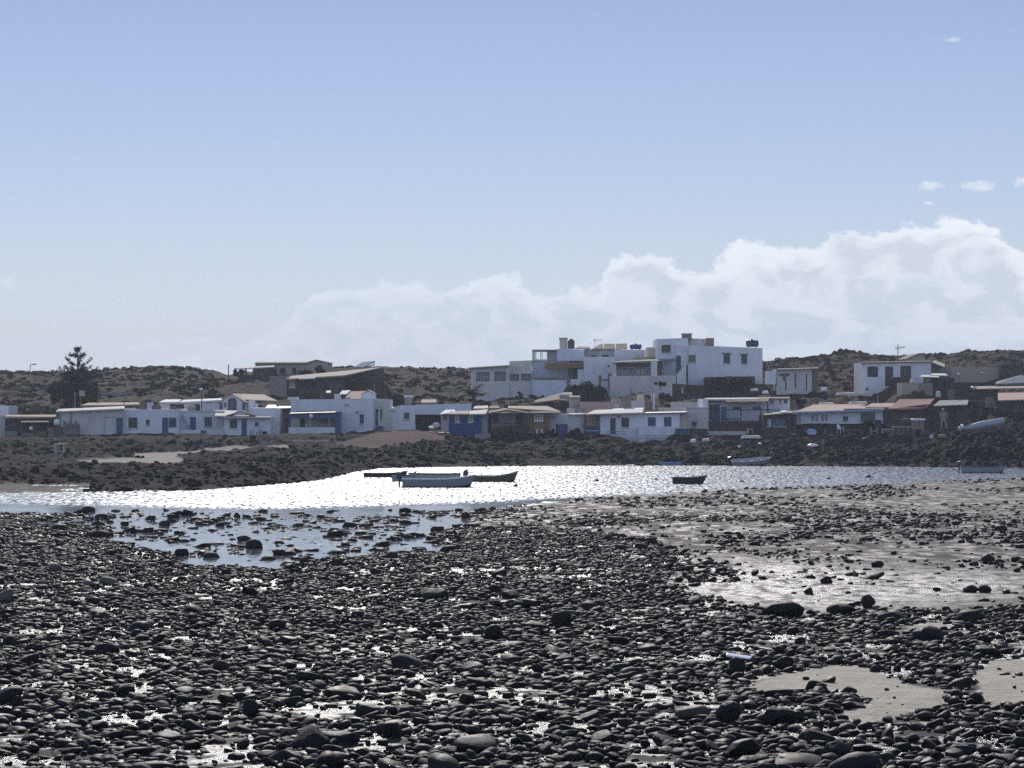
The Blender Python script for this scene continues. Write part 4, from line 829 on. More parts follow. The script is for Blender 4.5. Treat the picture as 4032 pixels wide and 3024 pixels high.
def build_ground():
    us = np.concatenate([np.linspace(-1.0, -.25, 20)[:-1], np.linspace(-.25, -.19, 36)[:-1], np.linspace(-.19, .19, 860), np.linspace(.19, .25, 36)[1:], np.linspace(.25, 1.0, 20)[1:]])
    Ys = np.concatenate([np.linspace(-60, 14, 12), np.arange(18, 130, .34), np.arange(130, 258, .2), np.arange(258, 430, .55), np.geomspace(432, 1550, 16)])
    UU, YY = np.meshgrid(us, Ys); XX = UU * (YY + 40) * 1.02 if False else UU * (np.maximum(YY, -39) + 40)
    X = XX.ravel(); Y = YY.ravel()
    Z = terrain(X, Y)
    u = X / np.maximum(Y, 8.0)
    s, d = softground(u, X, Y)
    px, py = near_plan(X, Y); nearm = (Y < 170) & (Y > 4)
    wob = (fbm(X * .6, Y * .4, 3, 71) - .5) * 60
    def pm(p, soft): 
        r = np.zeros(X.shape); r[nearm] = poly_mask(px[nearm] + wob[nearm], py[nearm] + wob[nearm] * .3, p, soft); return r
    dry = np.maximum(np.maximum(sstep(.4, .6, pm(SANDPATCH, 60)), sstep(.4, .65, pm(SANDP2, 60))), sstep(.4, .7, pm(SANDP3, 50)))
    flat = sstep(.30, .70, pm(FLATS, 160)); gl = sstep(.15, .95, pm(GLOSS, 300))
    far = (Y > .5 * (np.interp(u, SN_U, SN_Y) + np.interp(u, SF_U, SF_Y))).astype(float)
    veg = far * sstep(250, 268, Y)
    col = np.stack([np.where(far > 0, s, dry), np.where(far > 0, d, flat), np.where(far > 0, veg, gl), far], 1)
    nr, nc = YY.shape; idx = np.arange(nr * nc).reshape(nr, nc)
    q = np.stack([idx[:-1, :-1], idx[:-1, 1:], idx[1:, 1:], idx[1:, :-1]], -1).reshape(-1, 4)
    return np_mesh('ground', np.stack([X, Y, Z], 1), q.ravel(), np.full(len(q), 4), 'ground', True, {'zone': ('POINT', col)})

m = bpy.data.materials.new('ground'); MATS['ground'] = m; nt, N, L, B = nodes_of(m)
at_ = N.new('ShaderNodeAttribute'); at_.attribute_name = 'zone'
sp = N.new('ShaderNodeSeparateColor'); L.new(at_.outputs['Color'], sp.inputs[0])
zr, zg, zb_, za = sp.outputs[0], sp.outputs[1], sp.outputs[2], at_.outputs['Alpha']
nA = noise(nt, .35, 5, .6); nB = noise(nt, 2.2, 5, .6); nC = noise(nt, 9.0, 4, .6); nS = noise(nt, 1.0, 5, .62, stretch=(1.7, .7, 1)); nG = noise(nt, 26.0, 3, .6)
# near beach
grit = mix_rgb(nt, ramp(nt, nC, [(.38, 0), (.66, 1)]), (.018, .017, .017), mix_rgb(nt, ramp(nt, nA, [(.50, 0), (.64, 1)]), (.03, .028, .026), (.16, .148, .132)))
flatc = mix_rgb(nt, ramp(nt, nS, [(.38, 0), (.62, 1)]), (.11, .095, .086), (.28, .245, .215))
flatc = mix_rgb(nt, ramp(nt, nC, [(.50, 0), (.66, .8)]), flatc, (.026, .023, .022)); flatc = mix_rgb(nt, ramp(nt, noise(nt, 1.0, 4, .6, stretch=(.5, .16, 1)), [(.54, 0), (.66, .55)]), flatc, (.045, .038, .034))
dryc = mix_rgb(nt, ramp(nt, nB, [(.35, 0), (.7, 1)]), (.38, .34, .265), (.54, .485, .385))
near = mix_rgb(nt, zg, grit, flatc); dryc = mix_rgb(nt, ramp(nt, nC, [(.54, 0), (.70, .6)]), dryc, (.17, .155, .13)); near = mix_rgb(nt, zr, near, dryc)
# far side
rockc = mix_rgb(nt, ramp(nt, nB, [(.35, 0), (.7, 1)]), (.011, .0105, .011), (.036, .033, .031))
rockc = mix_rgb(nt, ramp(nt, nC, [(.53, 0), (.75, .6)]), rockc, (.13, .112, .092))
vegc = mix_rgb(nt, ramp(nt, nA, [(.4, 0), (.62, 1)]), (.033, .026, .022), (.068, .049, .041))
vegc = mix_rgb(nt, ramp(nt, nB, [(.48, 0), (.72, .8)]), vegc, (.022, .019, .014))
vegc = mix_rgb(nt, ramp(nt, noise(nt, .16, 4, .5, stretch=(.5, 1, 1)), [(.57, 0), (.68, .6)]), vegc, (.10, .07, .058))
farc = mix_rgb(nt, zb_, rockc, vegc); farc = mix_rgb(nt, zr, farc, (.36, .32, .26)); farc = mix_rgb(nt, zg, farc, mix_rgb(nt, nB, (.18, .132, .108), (.27, .21, .172)))
L.new(mix_rgb(nt, za, near, farc), B.inputs['Base Color'])
# wetness: puddles between the stones and a film on the flats; dry on land
pud = ramp(nt, noise(nt, .95, 4, .6), [(.45, 0), (.55, 1)])
film = mathn(nt, 'MAXIMUM', mathn(nt, 'MULTIPLY', zb_, ramp(nt, noise(nt, 3.2, 5, .65, stretch=(1, .5, 1)), [(.40, .10), (.56, .90)])), mathn(nt, 'MULTIPLY', zg, ramp(nt, nS, [(.46, .0), (.64, .52)])))
wet = mathn(nt, 'MAXIMUM', film, mathn(nt, 'MULTIPLY', mathn(nt, 'MULTIPLY', pud, .95), mathn(nt, 'SUBTRACT', 1.0, zg)))
wet = mathn(nt, 'MULTIPLY', wet, mathn(nt, 'SUBTRACT', 1.0, zr))
wet = mathn(nt, 'MULTIPLY', wet, mathn(nt, 'SUBTRACT', 1.0, za))
WET = wet
rg = mathn(nt, 'SUBTRACT', .88, mathn(nt, 'MULTIPLY', wet, .66)); L.new(rg, B.inputs['Roughness'])
L.new(mathn(nt, 'ADD', mathn(nt, 'SUBTRACT', .22, mathn(nt, 'MULTIPLY', zg, .15)), mathn(nt, 'SUBTRACT', mathn(nt, 'MULTIPLY', wet, .38), mathn(nt, 'MULTIPLY', za, .19))), B.inputs['Specular IOR Level'])
hh = mathn(nt, 'ADD', mathn(nt, 'MULTIPLY', nC, .5), mathn(nt, 'MULTIPLY', nG, .35)); hh = mathn(nt, 'ADD', hh, mathn(nt, 'MULTIPLY', nB, .8))
bump(nt, hh, .9, .10, B)
ground = tag(build_ground(), kind='structure')

# ------------------------------------------------------------------ water
def build_water():
    xs = np.concatenate([np.linspace(-1600, -60, 14)[:-1], np.linspace(-60, 60, 80), np.linspace(60, 1600, 14)[1:]]); ys = np.concatenate([np.linspace(62, 125, 70), np.linspace(127, 216, 50)])
    XX, YY = np.meshgrid(xs, ys); X = XX.ravel(); Y = YY.ravel(); u = X / Y
    dn = Y - np.interp(u, SN_U, SN_Y); calm = sstep(1.0, 9.0, dn - np.interp(u, [-.2, -.05, .02, .06], [4.0, 5.0, -3.0, -9.0]) )
    nr, nc = XX.shape; idx = np.arange(nr * nc).reshape(nr, nc); q = np.stack([idx[:-1, :-1], idx[:-1, 1:], idx[1:, 1:], idx[1:, :-1]], -1).reshape(-1, 4)
    return np_mesh('water', np.stack([X, Y, X * 0], 1), q.ravel(), np.full(len(q), 4), 'water', True, {'ruffle': ('POINT', np.maximum(calm, .24 * (dn < 3) * (Y < 117)) * np.interp(u, [-.2, -.12, .02, .12, .2], [.72, .95, 1.0, .86, .80]))})
m = bpy.data.materials.new('water'); MATS['water'] = m; nt, N, L, B = nodes_of(m)
B.inputs['Base Color'].default_value = (.055, .075, .095, 1); B.inputs['IOR'].default_value = 1.33
a_ = N.new('ShaderNodeAttribute'); a_.attribute_name = 'ruffle'; rf = a_.outputs['Fac']
wg = noise(nt, 1.0, 2, .6, stretch=(5.5, .75, 1), dist=.5); wm = ramp(nt, mathn(nt, 'ADD', wg, mathn(nt, 'MULTIPLY', mathn(nt, 'SUBTRACT', rf, .8), .22)), [(.455, 0), (.545, 1)])
L.new(mathn(nt, 'ADD', .08, mathn(nt, 'MULTIPLY', mathn(nt, 'MULTIPLY', wm, rf), .30)), B.inputs['Roughness'])
w1 = noise(nt, 1.0, 3, .6, stretch=(3.2, .9, 1), dist=.4); w2 = noise(nt, 1.0, 2, .5, stretch=(1.0, .35, 1))
hgt = mathn(nt, 'ADD', mathn(nt, 'MULTIPLY', w1, .6), mathn(nt, 'MULTIPLY', w2, .8))
bp = N.new('ShaderNodeBump'); L.new(hgt, bp.inputs['Height']); bp.inputs['Distance'].default_value = .10
L.new(mathn(nt, 'ADD', .05, mathn(nt, 'MULTIPLY', rf, .75)), bp.inputs['Strength']); L.new(bp.outputs[0], B.inputs['Normal'])
water = tag(build_water(), kind='structure')

# ------------------------------------------------------------------ stones
def ico(sub):
    bm = bmesh.new(); bmesh.ops.create_icosphere(bm, subdivisions=sub, radius=1.0)
    v = np.array([x.co[:] for x in bm.verts]); f = np.array([[q.index for q in p.verts] for p in bm.faces]); bm.free(); return v, f
def stone_shape(v, r, planes, jag):
    d = v.copy(); k = np.ones(len(v))
    for _ in range(4):
        a = r.normal(size=3); a /= np.linalg.norm(a); k += r.uniform(.03, .09) * np.sin(v @ a * r.uniform(1.5, 3.2) + r.uniform(0, 6))
    for _ in range(3):
        a = r.normal(size=3) ; k += jag * np.sin(v @ a * 3.0 + r.uniform(0, 6))
    d = d * k[:, None]
    for _ in range(planes):
        n = r.normal(size=3); n /= np.linalg.norm(n); off = r.uniform(.55, .85); e = np.maximum(d @ n - off, 0); d = d - e[:, None] * n * .88
    return d / np.abs(d).max(0)
VS = {s: ico(s) for s in (1, 2, 3, 4)}
SH = {s: [stone_shape(VS[s][0], np.random.default_rng(100 + k), (11 if k % 3 == 0 else 5 + k % 6), (.11 if k % 3 == 0 else .045)) for k in range(16)] for s in (1, 2, 3)}
SH['jag'] = [stone_shape(VS[1][0] * np.random.default_rng(300 + k).uniform(.7, 1.15, (len(VS[1][0]), 1)), np.random.default_rng(300 + k), 7, .05) for k in range(16)]
def stone_mat(name, per_object):
    m = bpy.data.materials.new(name); MATS[name] = m; nt, N, L, B = nodes_of(m)
    if per_object: o = N.new('ShaderNodeObjectInfo'); t = o.outputs['Random']
    else: o = N.new('ShaderNodeAttribute'); o.attribute_name = 'tone'; t = o.outputs['Fac']
    n1 = noise(nt, 6, 5, .65); n2 = noise(nt, 38, 4, .6)
    c = mix_rgb(nt, t, (.0028, .0032, .0044), (.0145, .0150, .0165)); c = mix_rgb(nt, ramp(nt, n1, [(.5, 0), (.78, .5)]), c, (.030, .030, .0305)); c = mix_rgb(nt, ramp(nt, t, [(.96, 0), (.99, .6)]), c, (.16, .14, .12))
    L.new(c, B.inputs['Base Color']); B.inputs['Specular IOR Level'].default_value = .15
    L.new(ramp(nt, n1, [(.3, .52), (.7, .75)]), B.inputs['Roughness'])
    bump(nt, mathn(nt, 'ADD', n2, mathn(nt, 'MULTIPLY', n1, 1.2)), .45, .012, B); return m
m = bpy.data.materials.new('lava'); MATS['lava'] = m; nt, N, L, B = nodes_of(m); o_ = N.new('ShaderNodeAttribute'); o_.attribute_name = 'tone'
L.new(mix_rgb(nt, ramp(nt, noise(nt, 3, 4), [(.5, 0), (.75, .6)]), mix_rgb(nt, o_.outputs['Fac'], (.008, .008, .009), (.026, .024, .023)), (.07, .064, .057)), B.inputs['Base Color']); B.inputs['Roughness'].default_value = .9; B.inputs['Specular IOR Level'].default_value = .05
stone_mat('beach_stone', True); stone_mat('pebble', False)
def density(X, Y):
    px, py = near_plan(X, Y)
    wob = (fbm(X * .6, Y * .4, 3, 71) - .5) * 60
    fl = sstep(.35, .65, poly_mask(px + wob, py + wob * .3, FLATS, 90)); gl = sstep(.3, .7, poly_mask(px + wob, py + wob * .3, GLOSS, 90))
    sa = np.maximum(np.maximum(sstep(.4, .6, poly_mask(px + wob, py + wob * .3, SANDPATCH, 60)), sstep(.4, .65, poly_mask(px + wob, py + wob * .3, SANDP2, 60))), sstep(.4, .7, poly_mask(px + wob, py + wob * .3, SANDP3, 50)))
    l_, z_ = lagoon_level(X, Y, px, py, near_slope(X, Y)); lg = sstep(.02, -.035, z_) * (l_ > .02)
    clump = fbm(X * .22, Y * .13, 3, 77)
    d = np.ones(X.shape)
    gap = fbm(X * 1.3, Y * .8, 3, 79); d *= 1 - .85 * sstep(.52, .62, gap)       # gravel openings between the cobbles
    d = d * (1 - fl) + fl * (.012 + .13 * sstep(.53, .66, clump) * sstep(1950, 2130, py))
    d = d * (1 - gl * .6) * (1 - sa * .985) * (1 - lg * (1 - .75 * sstep(.30, .56, fbm(X * .8, Y * .35, 3, 78))))
    ys = np.interp(X / np.maximum(Y, 8), SN_U, SN_Y); d = d * sstep(4, -3, Y - ys + (fbm(X * .3, Y * .1, 2, 81) - .5) * 8)
    return d
def _unused(): pass
def scatter(n_per_m2, y0, y1, smin, smax, sep, seed, powr=2.0):
    r = np.random.default_rng(seed); pts = []
    edges = np.linspace(y0, y1, 30)
    out = []
    for a, b in zip(edges, edges[1:]):
        w = .225 * b + 1.5; n = int(n_per_m2 * (b - a) * 2 * w)
        out.append(np.stack([r.uniform(-w, w, n), r.uniform(a, b, n)], 1))
    P = np.concatenate(out); keep = r.uniform(size=len(P)) < density(P[:, 0], P[:, 1]); P = P[keep]
    S = smin + (smax - smin) * r.uniform(size=len(P)) ** (powr * (.75 + .9 * fbm(P[:, 0] * .25, P[:, 1] * .16, 3, 99)))
    if sep > 0:      # drop stones that sit on a neighbour
        o = np.argsort(-S); grid = {}; ok = np.zeros(len(P), bool); cs = smax
        for i in o:
            gx, gy = int(P[i, 0] // cs), int(P[i, 1] // cs); good = True
            for ax in (gx - 1, gx, gx + 1):
                for ay in (gy - 1, gy, gy + 1):
                    for j in grid.get((ax, ay), ()):
                        dx = P[i, 0] - P[j, 0]; dy = P[i, 1] - P[j, 1]
                        if dx * dx + dy * dy < (sep * .5 * (S[i] + S[j])) ** 2: good = False; break
                    if not good: break
                if not good: break
            if good: ok[i] = True; grid.setdefault((gx, gy), []).append(i)
        P, S = P[ok], S[ok]
    return P, S
def stone_params(P, S, r):
    n = len(P); A = S / 2; Bx = A * r.uniform(.55, .95, n); Cx = A * r.uniform(.25, .62, n)
    yaw = r.uniform(0, 6.2832, n); tx = r.normal(0, .22, n); ty = r.normal(0, .22, n)
    Z = terrain(P[:, 0], P[:, 1], False) + Cx * r.uniform(.15, .75, n)
    return A, Bx, Cx, yaw, tx, ty, Z
def stone_arrays(P, par, sub, r, kind='smooth'):
    A, Bx, Cx, yaw, tx, ty, Z = par; n = len(P); k = r.integers(0, 16, n); base = np.stack(SH['jag' if kind == 'jag' else sub])[k]
    v = base * np.stack([A, Bx, Cx], 1)[:, None, :]
    cx, sx, cy, sy, cz, sz = np.cos(tx), np.sin(tx), np.cos(ty), np.sin(ty), np.cos(yaw), np.sin(yaw)
    x, y, z = v[..., 0], v[..., 1], v[..., 2]
    y, z = y * cx[:, None] - z * sx[:, None], y * sx[:, None] + z * cx[:, None]
    x, z = x * cy[:, None] + z * sy[:, None], -x * sy[:, None] + z * cy[:, None]
    x, y = x * cz[:, None] - y * sz[:, None], x * sz[:, None] + y * cz[:, None]
    V = np.stack([x + P[:, 0:1], y + P[:, 1:2], z + Z[:, None]], -1).reshape(-1, 3)
    f = VS[sub][1]; nv = len(VS[sub][0]); Lp = (f.ravel()[None, :] + (np.arange(n) * nv)[:, None]).ravel()
    tone = np.repeat(r.uniform(size=n), nv); return V, Lp, tone
# named boulders of the photograph: region pixels of the base centre, width, height
def c3(x, y): return (x / 1.58, 1900 + y / 1.58)
def c4(x, y): return (1300 + x / 1.58, 1900 + y / 1.58)
def c5(x, y): return (2600 + x / 1.545, 2000 + y / 1.545)
def c6(x, y): return (x / 1.58, 2300 + y / 1.58)
def c7(x, y): return (1300 + x / 1.58, 2300 + y / 1.58)
HERO = [(c5(760, 665), 170, 62, 'long low black boulder at the near edge of the bright wet sand'), (c5(1100, 655), 130, 42, 'flat dark boulder right of the long one at the wet sand edge'),
 (c5(1265, 610), 62, 52, 'upright jagged boulder standing at the edge of the bright wet sand'), (c5(435, 1320), 120, 88, 'angular block with lit sloping top, left below the pale sand patch'),
 (c5(735, 1330), 150, 78, 'big round black boulder just left below the pale sand patch'), (c5(515, 1520), 165, 78, 'large wedge shaped dark boulder in the nearest rows of stones'),
 (c5(970, 1440), 145, 52, 'flat topped slab boulder with pale top edge below the sand patch'), (c5(1090, 1560), 115, 78, 'dark squat boulder at the bottom edge below the slab boulder'),
 (c5(465, 1010), 66, 66, 'round upright boulder beside the white board among the stones'), (c5(1835, 1520), 125, 46, 'smooth wide boulder near the lower right corner'),
 (c5(1880, 705), 130, 52, 'tilted grey slab above the sand at the right'), (c5(2005, 345), 78, 40, 'peaked boulder far right on the wet flats'),
 (c5(1895, 505), 52, 30, 'left one of two touching round boulders on the wet flats'), (c5(1978, 505), 56, 30, 'right one of two touching round boulders on the wet flats'),
 (c5(1425, 880), 96, 36, 'dark block lying behind the pale sand patch'), (c5(1015, 465), 50, 32, 'single round boulder in the middle of the bright wet sand'),
 (c5(1325, 365), 52, 34, 'small upright boulder on the flats beyond the bright wet sand'), (c5(905, 520), 44, 30, 'pointed small boulder on the bright wet sand'), (c5(770, 980), 84, 50, 'dark boulder touching the upper left end of the pale sand patch'),
 (c5(1150, 1145), 74, 34, 'flat block lying inside the curve of the pale sand patch'), (c5(1185, 1190), 52, 34, 'round stone inside the curve of the pale sand patch'),
 (c7(385, 960), 88, 62, 'round dark boulder with white specks of gravel at its right side'), (c7(850, 760), 70, 42, 'blocky boulder in the centre of the nearest stones'), (c7(1440, 280), 92, 66, 'peaked black boulder right of centre in the stone field'),
 (c6(785, 685), 92, 56, 'domed dark boulder left of centre in the near stone field'), (c6(1555, 840), 74, 66, 'tall rounded boulder near the puddles of the near stone field'), (c6(1845, 730), 66, 56, 'upright oval boulder left of centre in the stone field'),
 (c6(1780, 380), 98, 44, 'broad black boulder beside the small bright puddles'), (c6(1400, 750), 76, 44, 'dark boulder with a smaller one leaning at its left'), (c6(100, 770), 64, 48, 'rounded boulder near the left edge of the photograph'), (c6(1370, 540), 62, 40, 'square stone at the right end of the blue puddle'),
 (c4(290, 375), 94, 30, 'long flat boulder lying in the shallow pool'), (c4(690, 425), 48, 28, 'square boulder at the right end of the shallow pool'), (c4(1190, 790), 130, 44, 'low black boulder ridge in the middle of the stone field'), (c4(640, 730), 130, 52, 'large dark boulder left of centre in the middle distance'),
 (c4(1010, 700), 66, 46, 'round black boulder in the middle distance'), (c3(1590, 370), 86, 40, 'dark twin humped rock in the shallow pool'), (c3(1520, 335), 64, 34, 'stepped rock beside the twin humped rock in the pool'), (c3(1900, 430), 70, 42, 'dome shaped rock standing in the pool'),
 (c3(2095, 305), 88, 40, 'mossy wide rock at the far side of the pool'), (c3(1810, 480), 68, 34, 'rough rock at the near side of the pool'), (c3(2090, 525), 64, 34, 'block shaped rock between pool and stone field'), (c3(1470, 225), 32, 26, 'small upright rock at the far edge of the pool')]
def build_stones():
    r = np.random.default_rng(11)
    Pl, Sl = scatter(1.0, 21, 108, .24, .60, 1.0, 1, 3.0); Pm, Sm = scatter(95, 20.5, 116, .07, .27, .72, 2, 1.7)
    lgm = sstep(.4, .7, poly_mask(*near_plan(Pl[:, 0], Pl[:, 1]), LAGOON, 60)); Sl = Sl * (1 + .1 * lgm)
    rl = np.random.default_rng(77); nl = 2600; Xg = rl.uniform(-21, 1, nl); Yg = rl.uniform(74, 117, nl); lm = poly_mask(*near_plan(Xg, Yg), LAGOON, 200) > .3; lm &= (fbm(Xg * .3, Yg * .15, 3, 83) + rl.uniform(-.2, .2, nl)) > .44; Pl = np.concatenate([Pl, np.stack([Xg, Yg], 1)[lm]]); Sl = np.concatenate([Sl, .12 + .62 * rl.uniform(size=lm.sum()) ** 3.2])
    parL = stone_params(Pl, Sl, r); parM = stone_params(Pm, Sm, r)
    Sm = Sm * np.interp(Pm[:, 1], [26, 45, 70, 110], [1.22, 1.0, .86, .76]); P = np.concatenate([Pl, Pm]); S = np.concatenate([Sl, Sm]); par = [np.concatenate(t) for t in zip(parL, parM)]
    # nearest, largest ones become individual stones
    px, py = far_plan(P[:, 0], P[:, 1], par[6]); vis = (px > 10) & (px < 4022) & (py < 3020) & (py > HZ)
    app = np.where(vis, par[0] * np.sqrt(par[1] / par[0]) / P[:, 1], 0)
    # keep clear of the named boulders
    hp = []
    for (p_, w_, h_, lab) in HERO:
        Yh = 40.0
        for _ in range(40):
            z = float(near_slope(np.array([(p_[0] - 2016) / F * Yh]), np.array([Yh]))[0]); Yh = .5 * Yh + .5 * F * (HC - z) / (p_[1] - HZ)
        hp.append(((p_[0] - 2016) / F * Yh, Yh, w_ / F * Yh, h_ / F * Yh, lab))
    clash = np.zeros(len(P), bool)
    for (x, y, w_, h_, _) in hp: clash |= (np.abs(P[:, 0] - x) < w_ * .5 + S * .3) & (np.abs(P[:, 1] - y - w_ * .3) < w_ * .38 + S * .3)
    app[clash] = 0; top = np.argsort(-app)[:300 - len(hp)]
    meshes = []
    for k in range(16):
        d = SH[3][k]; f = VS[3][1]; me = bpy.data.meshes.new('stone'); me.from_pydata(d.tolist(), [], f.tolist()); me.polygons.foreach_set('use_smooth', [True] * len(f)); me.materials.append(MATS['beach_stone']); meshes.append(me)
    A, Bx, Cx, yaw, tx, ty, Z = par
    for i in top:
        o = bpy.data.objects.new('stone', meshes[int(r.integers(0, 16))]); COL.objects.link(o); o.location = (P[i, 0], P[i, 1], Z[i]); o.rotation_euler = (tx[i], ty[i], yaw[i]); o.scale = (A[i], Bx[i], Cx[i])
        tag(o, 'smooth dark grey cobble lying flat among the nearest rows of beach stones', 'stone', 'cobbles of the nearest beach rows')
    for j, (x, y, w_, h_, lab) in enumerate(hp):
        rr = np.random.default_rng(500 + j); v, f = VS[4]; d = stone_shape(v, rr, 9, .035)
        d = d + (np.stack([np.sin(v @ rr.normal(size=3) * 7 + 1) for _ in range(3)], 1)) * .018
        z = float(terrain(np.array([x]), np.array([y + w_ * .3]), False)[0])
        me = bpy.data.meshes.new('boulder'); me.from_pydata((d * np.array([w_ / 2, w_ * .36, h_ * .62])).tolist(), [], f.tolist()); me.polygons.foreach_set('use_smooth', [True] * len(f)); me.materials.append(MATS['beach_stone'])
        o = bpy.data.objects.new('boulder', me); COL.objects.link(o); o.location = (x, y + w_ * .3, z + h_ * .40); o.rotation_euler = (0, rr.normal(0, .06), rr.normal(0, .25)); tag(o, lab, 'boulder', 'larger boulders of the beach')
    keep = ~clash; keep[top] = False
    Pr = P[keep]; parr = [t[keep] for t in par]
    nearm = Pr[:, 1] < 46
    Ps, Ss = scatter(60, 20.5, 50, .03, .085, .0, 3, 1.3); pars = stone_params(Ps, Ss, r)
    rf = np.random.default_rng(55); nf = 34000; Yq = rf.uniform(50, 168, nf); Xq = Yq * rf.uniform(-.10, .225, nf); fm = poly_mask(*near_plan(Xq, Yq), FLATS, 160) > .45
    fm &= (fbm(Xq * .25, Yq * .11, 4, 87) + rf.uniform(-.1, .1, nf) > .555) & (terrain(Xq, Yq, False) > .0); Pq = np.stack([Xq, Yq], 1)[fm]; Sq = .06 + .34 * rf.uniform(size=len(Pq)) ** 4; parq = stone_params(Pq, Sq, r)
    V = []; Lp = []; T = []; off = 0
    for PP, pr, sub in ((Pr[nearm], [t[nearm] for t in parr], 2), (Pr[~nearm], [t[~nearm] for t in parr], 1), (Ps, pars, 1), (Pq, parq, 1)):
        v, l, t = stone_arrays(PP, pr, sub, r); V.append(v); Lp.append(l + off); T.append(t); off += len(v)
    V = np.concatenate(V); Lp = np.concatenate(Lp); T = np.concatenate(T)
    print('stones', len(P), 'small', len(Ps), 'verts', len(V))
    o = np_mesh('pebbles', V, Lp, np.full(len(Lp) // 3, 3), 'pebble', True, {'tone': ('POINT', T)})
    tag(o, 'countless dark wet cobbles and pebbles covering the beach', 'pebbles', None, 'stuff')
    # rocks of the far shore
    n = 22000; u = r.uniform(-.225, .225, n); ys = np.interp(u, SF_U, SF_Y); Yf = ys + (243 - ys) * r.uniform(-.02, 1, n) ** 1.0; Xf = u * Yf
    k = rockmask(u, Xf, Yf, ys) > .6; k &= fbm(Xf * .2, Yf * .12, 3, 91) > .42
    for (x0, x1, y0, y1, zb) in PADS: k &= ~((Xf > x0 - .3) & (Xf < x1 + .3) & (Yf > y0 - .5) & (Yf < y1))
    Pf = np.stack([Xf[k], Yf[k]], 1); Sf = .14 + .62 * r.uniform(size=len(Pf)) ** 3.2; pr = list(stone_params(Pf, Sf, r)); pr[6] = terrain(Pf[:, 0], Pf[:, 1]) + pr[2] * .2; pr[2] = pr[2] * 1.3
    v, l, t = stone_arrays(Pf, pr, 1, r, 'jag')
    o = np_mesh('shore_rocks', v, l, np.full(len(l) // 3, 3), 'lava', False, {'tone': ('POINT', t)})
    tag(o, 'broken dark lava rocks strewn along the far shore', 'rocks', None, 'stuff')
build_stones()
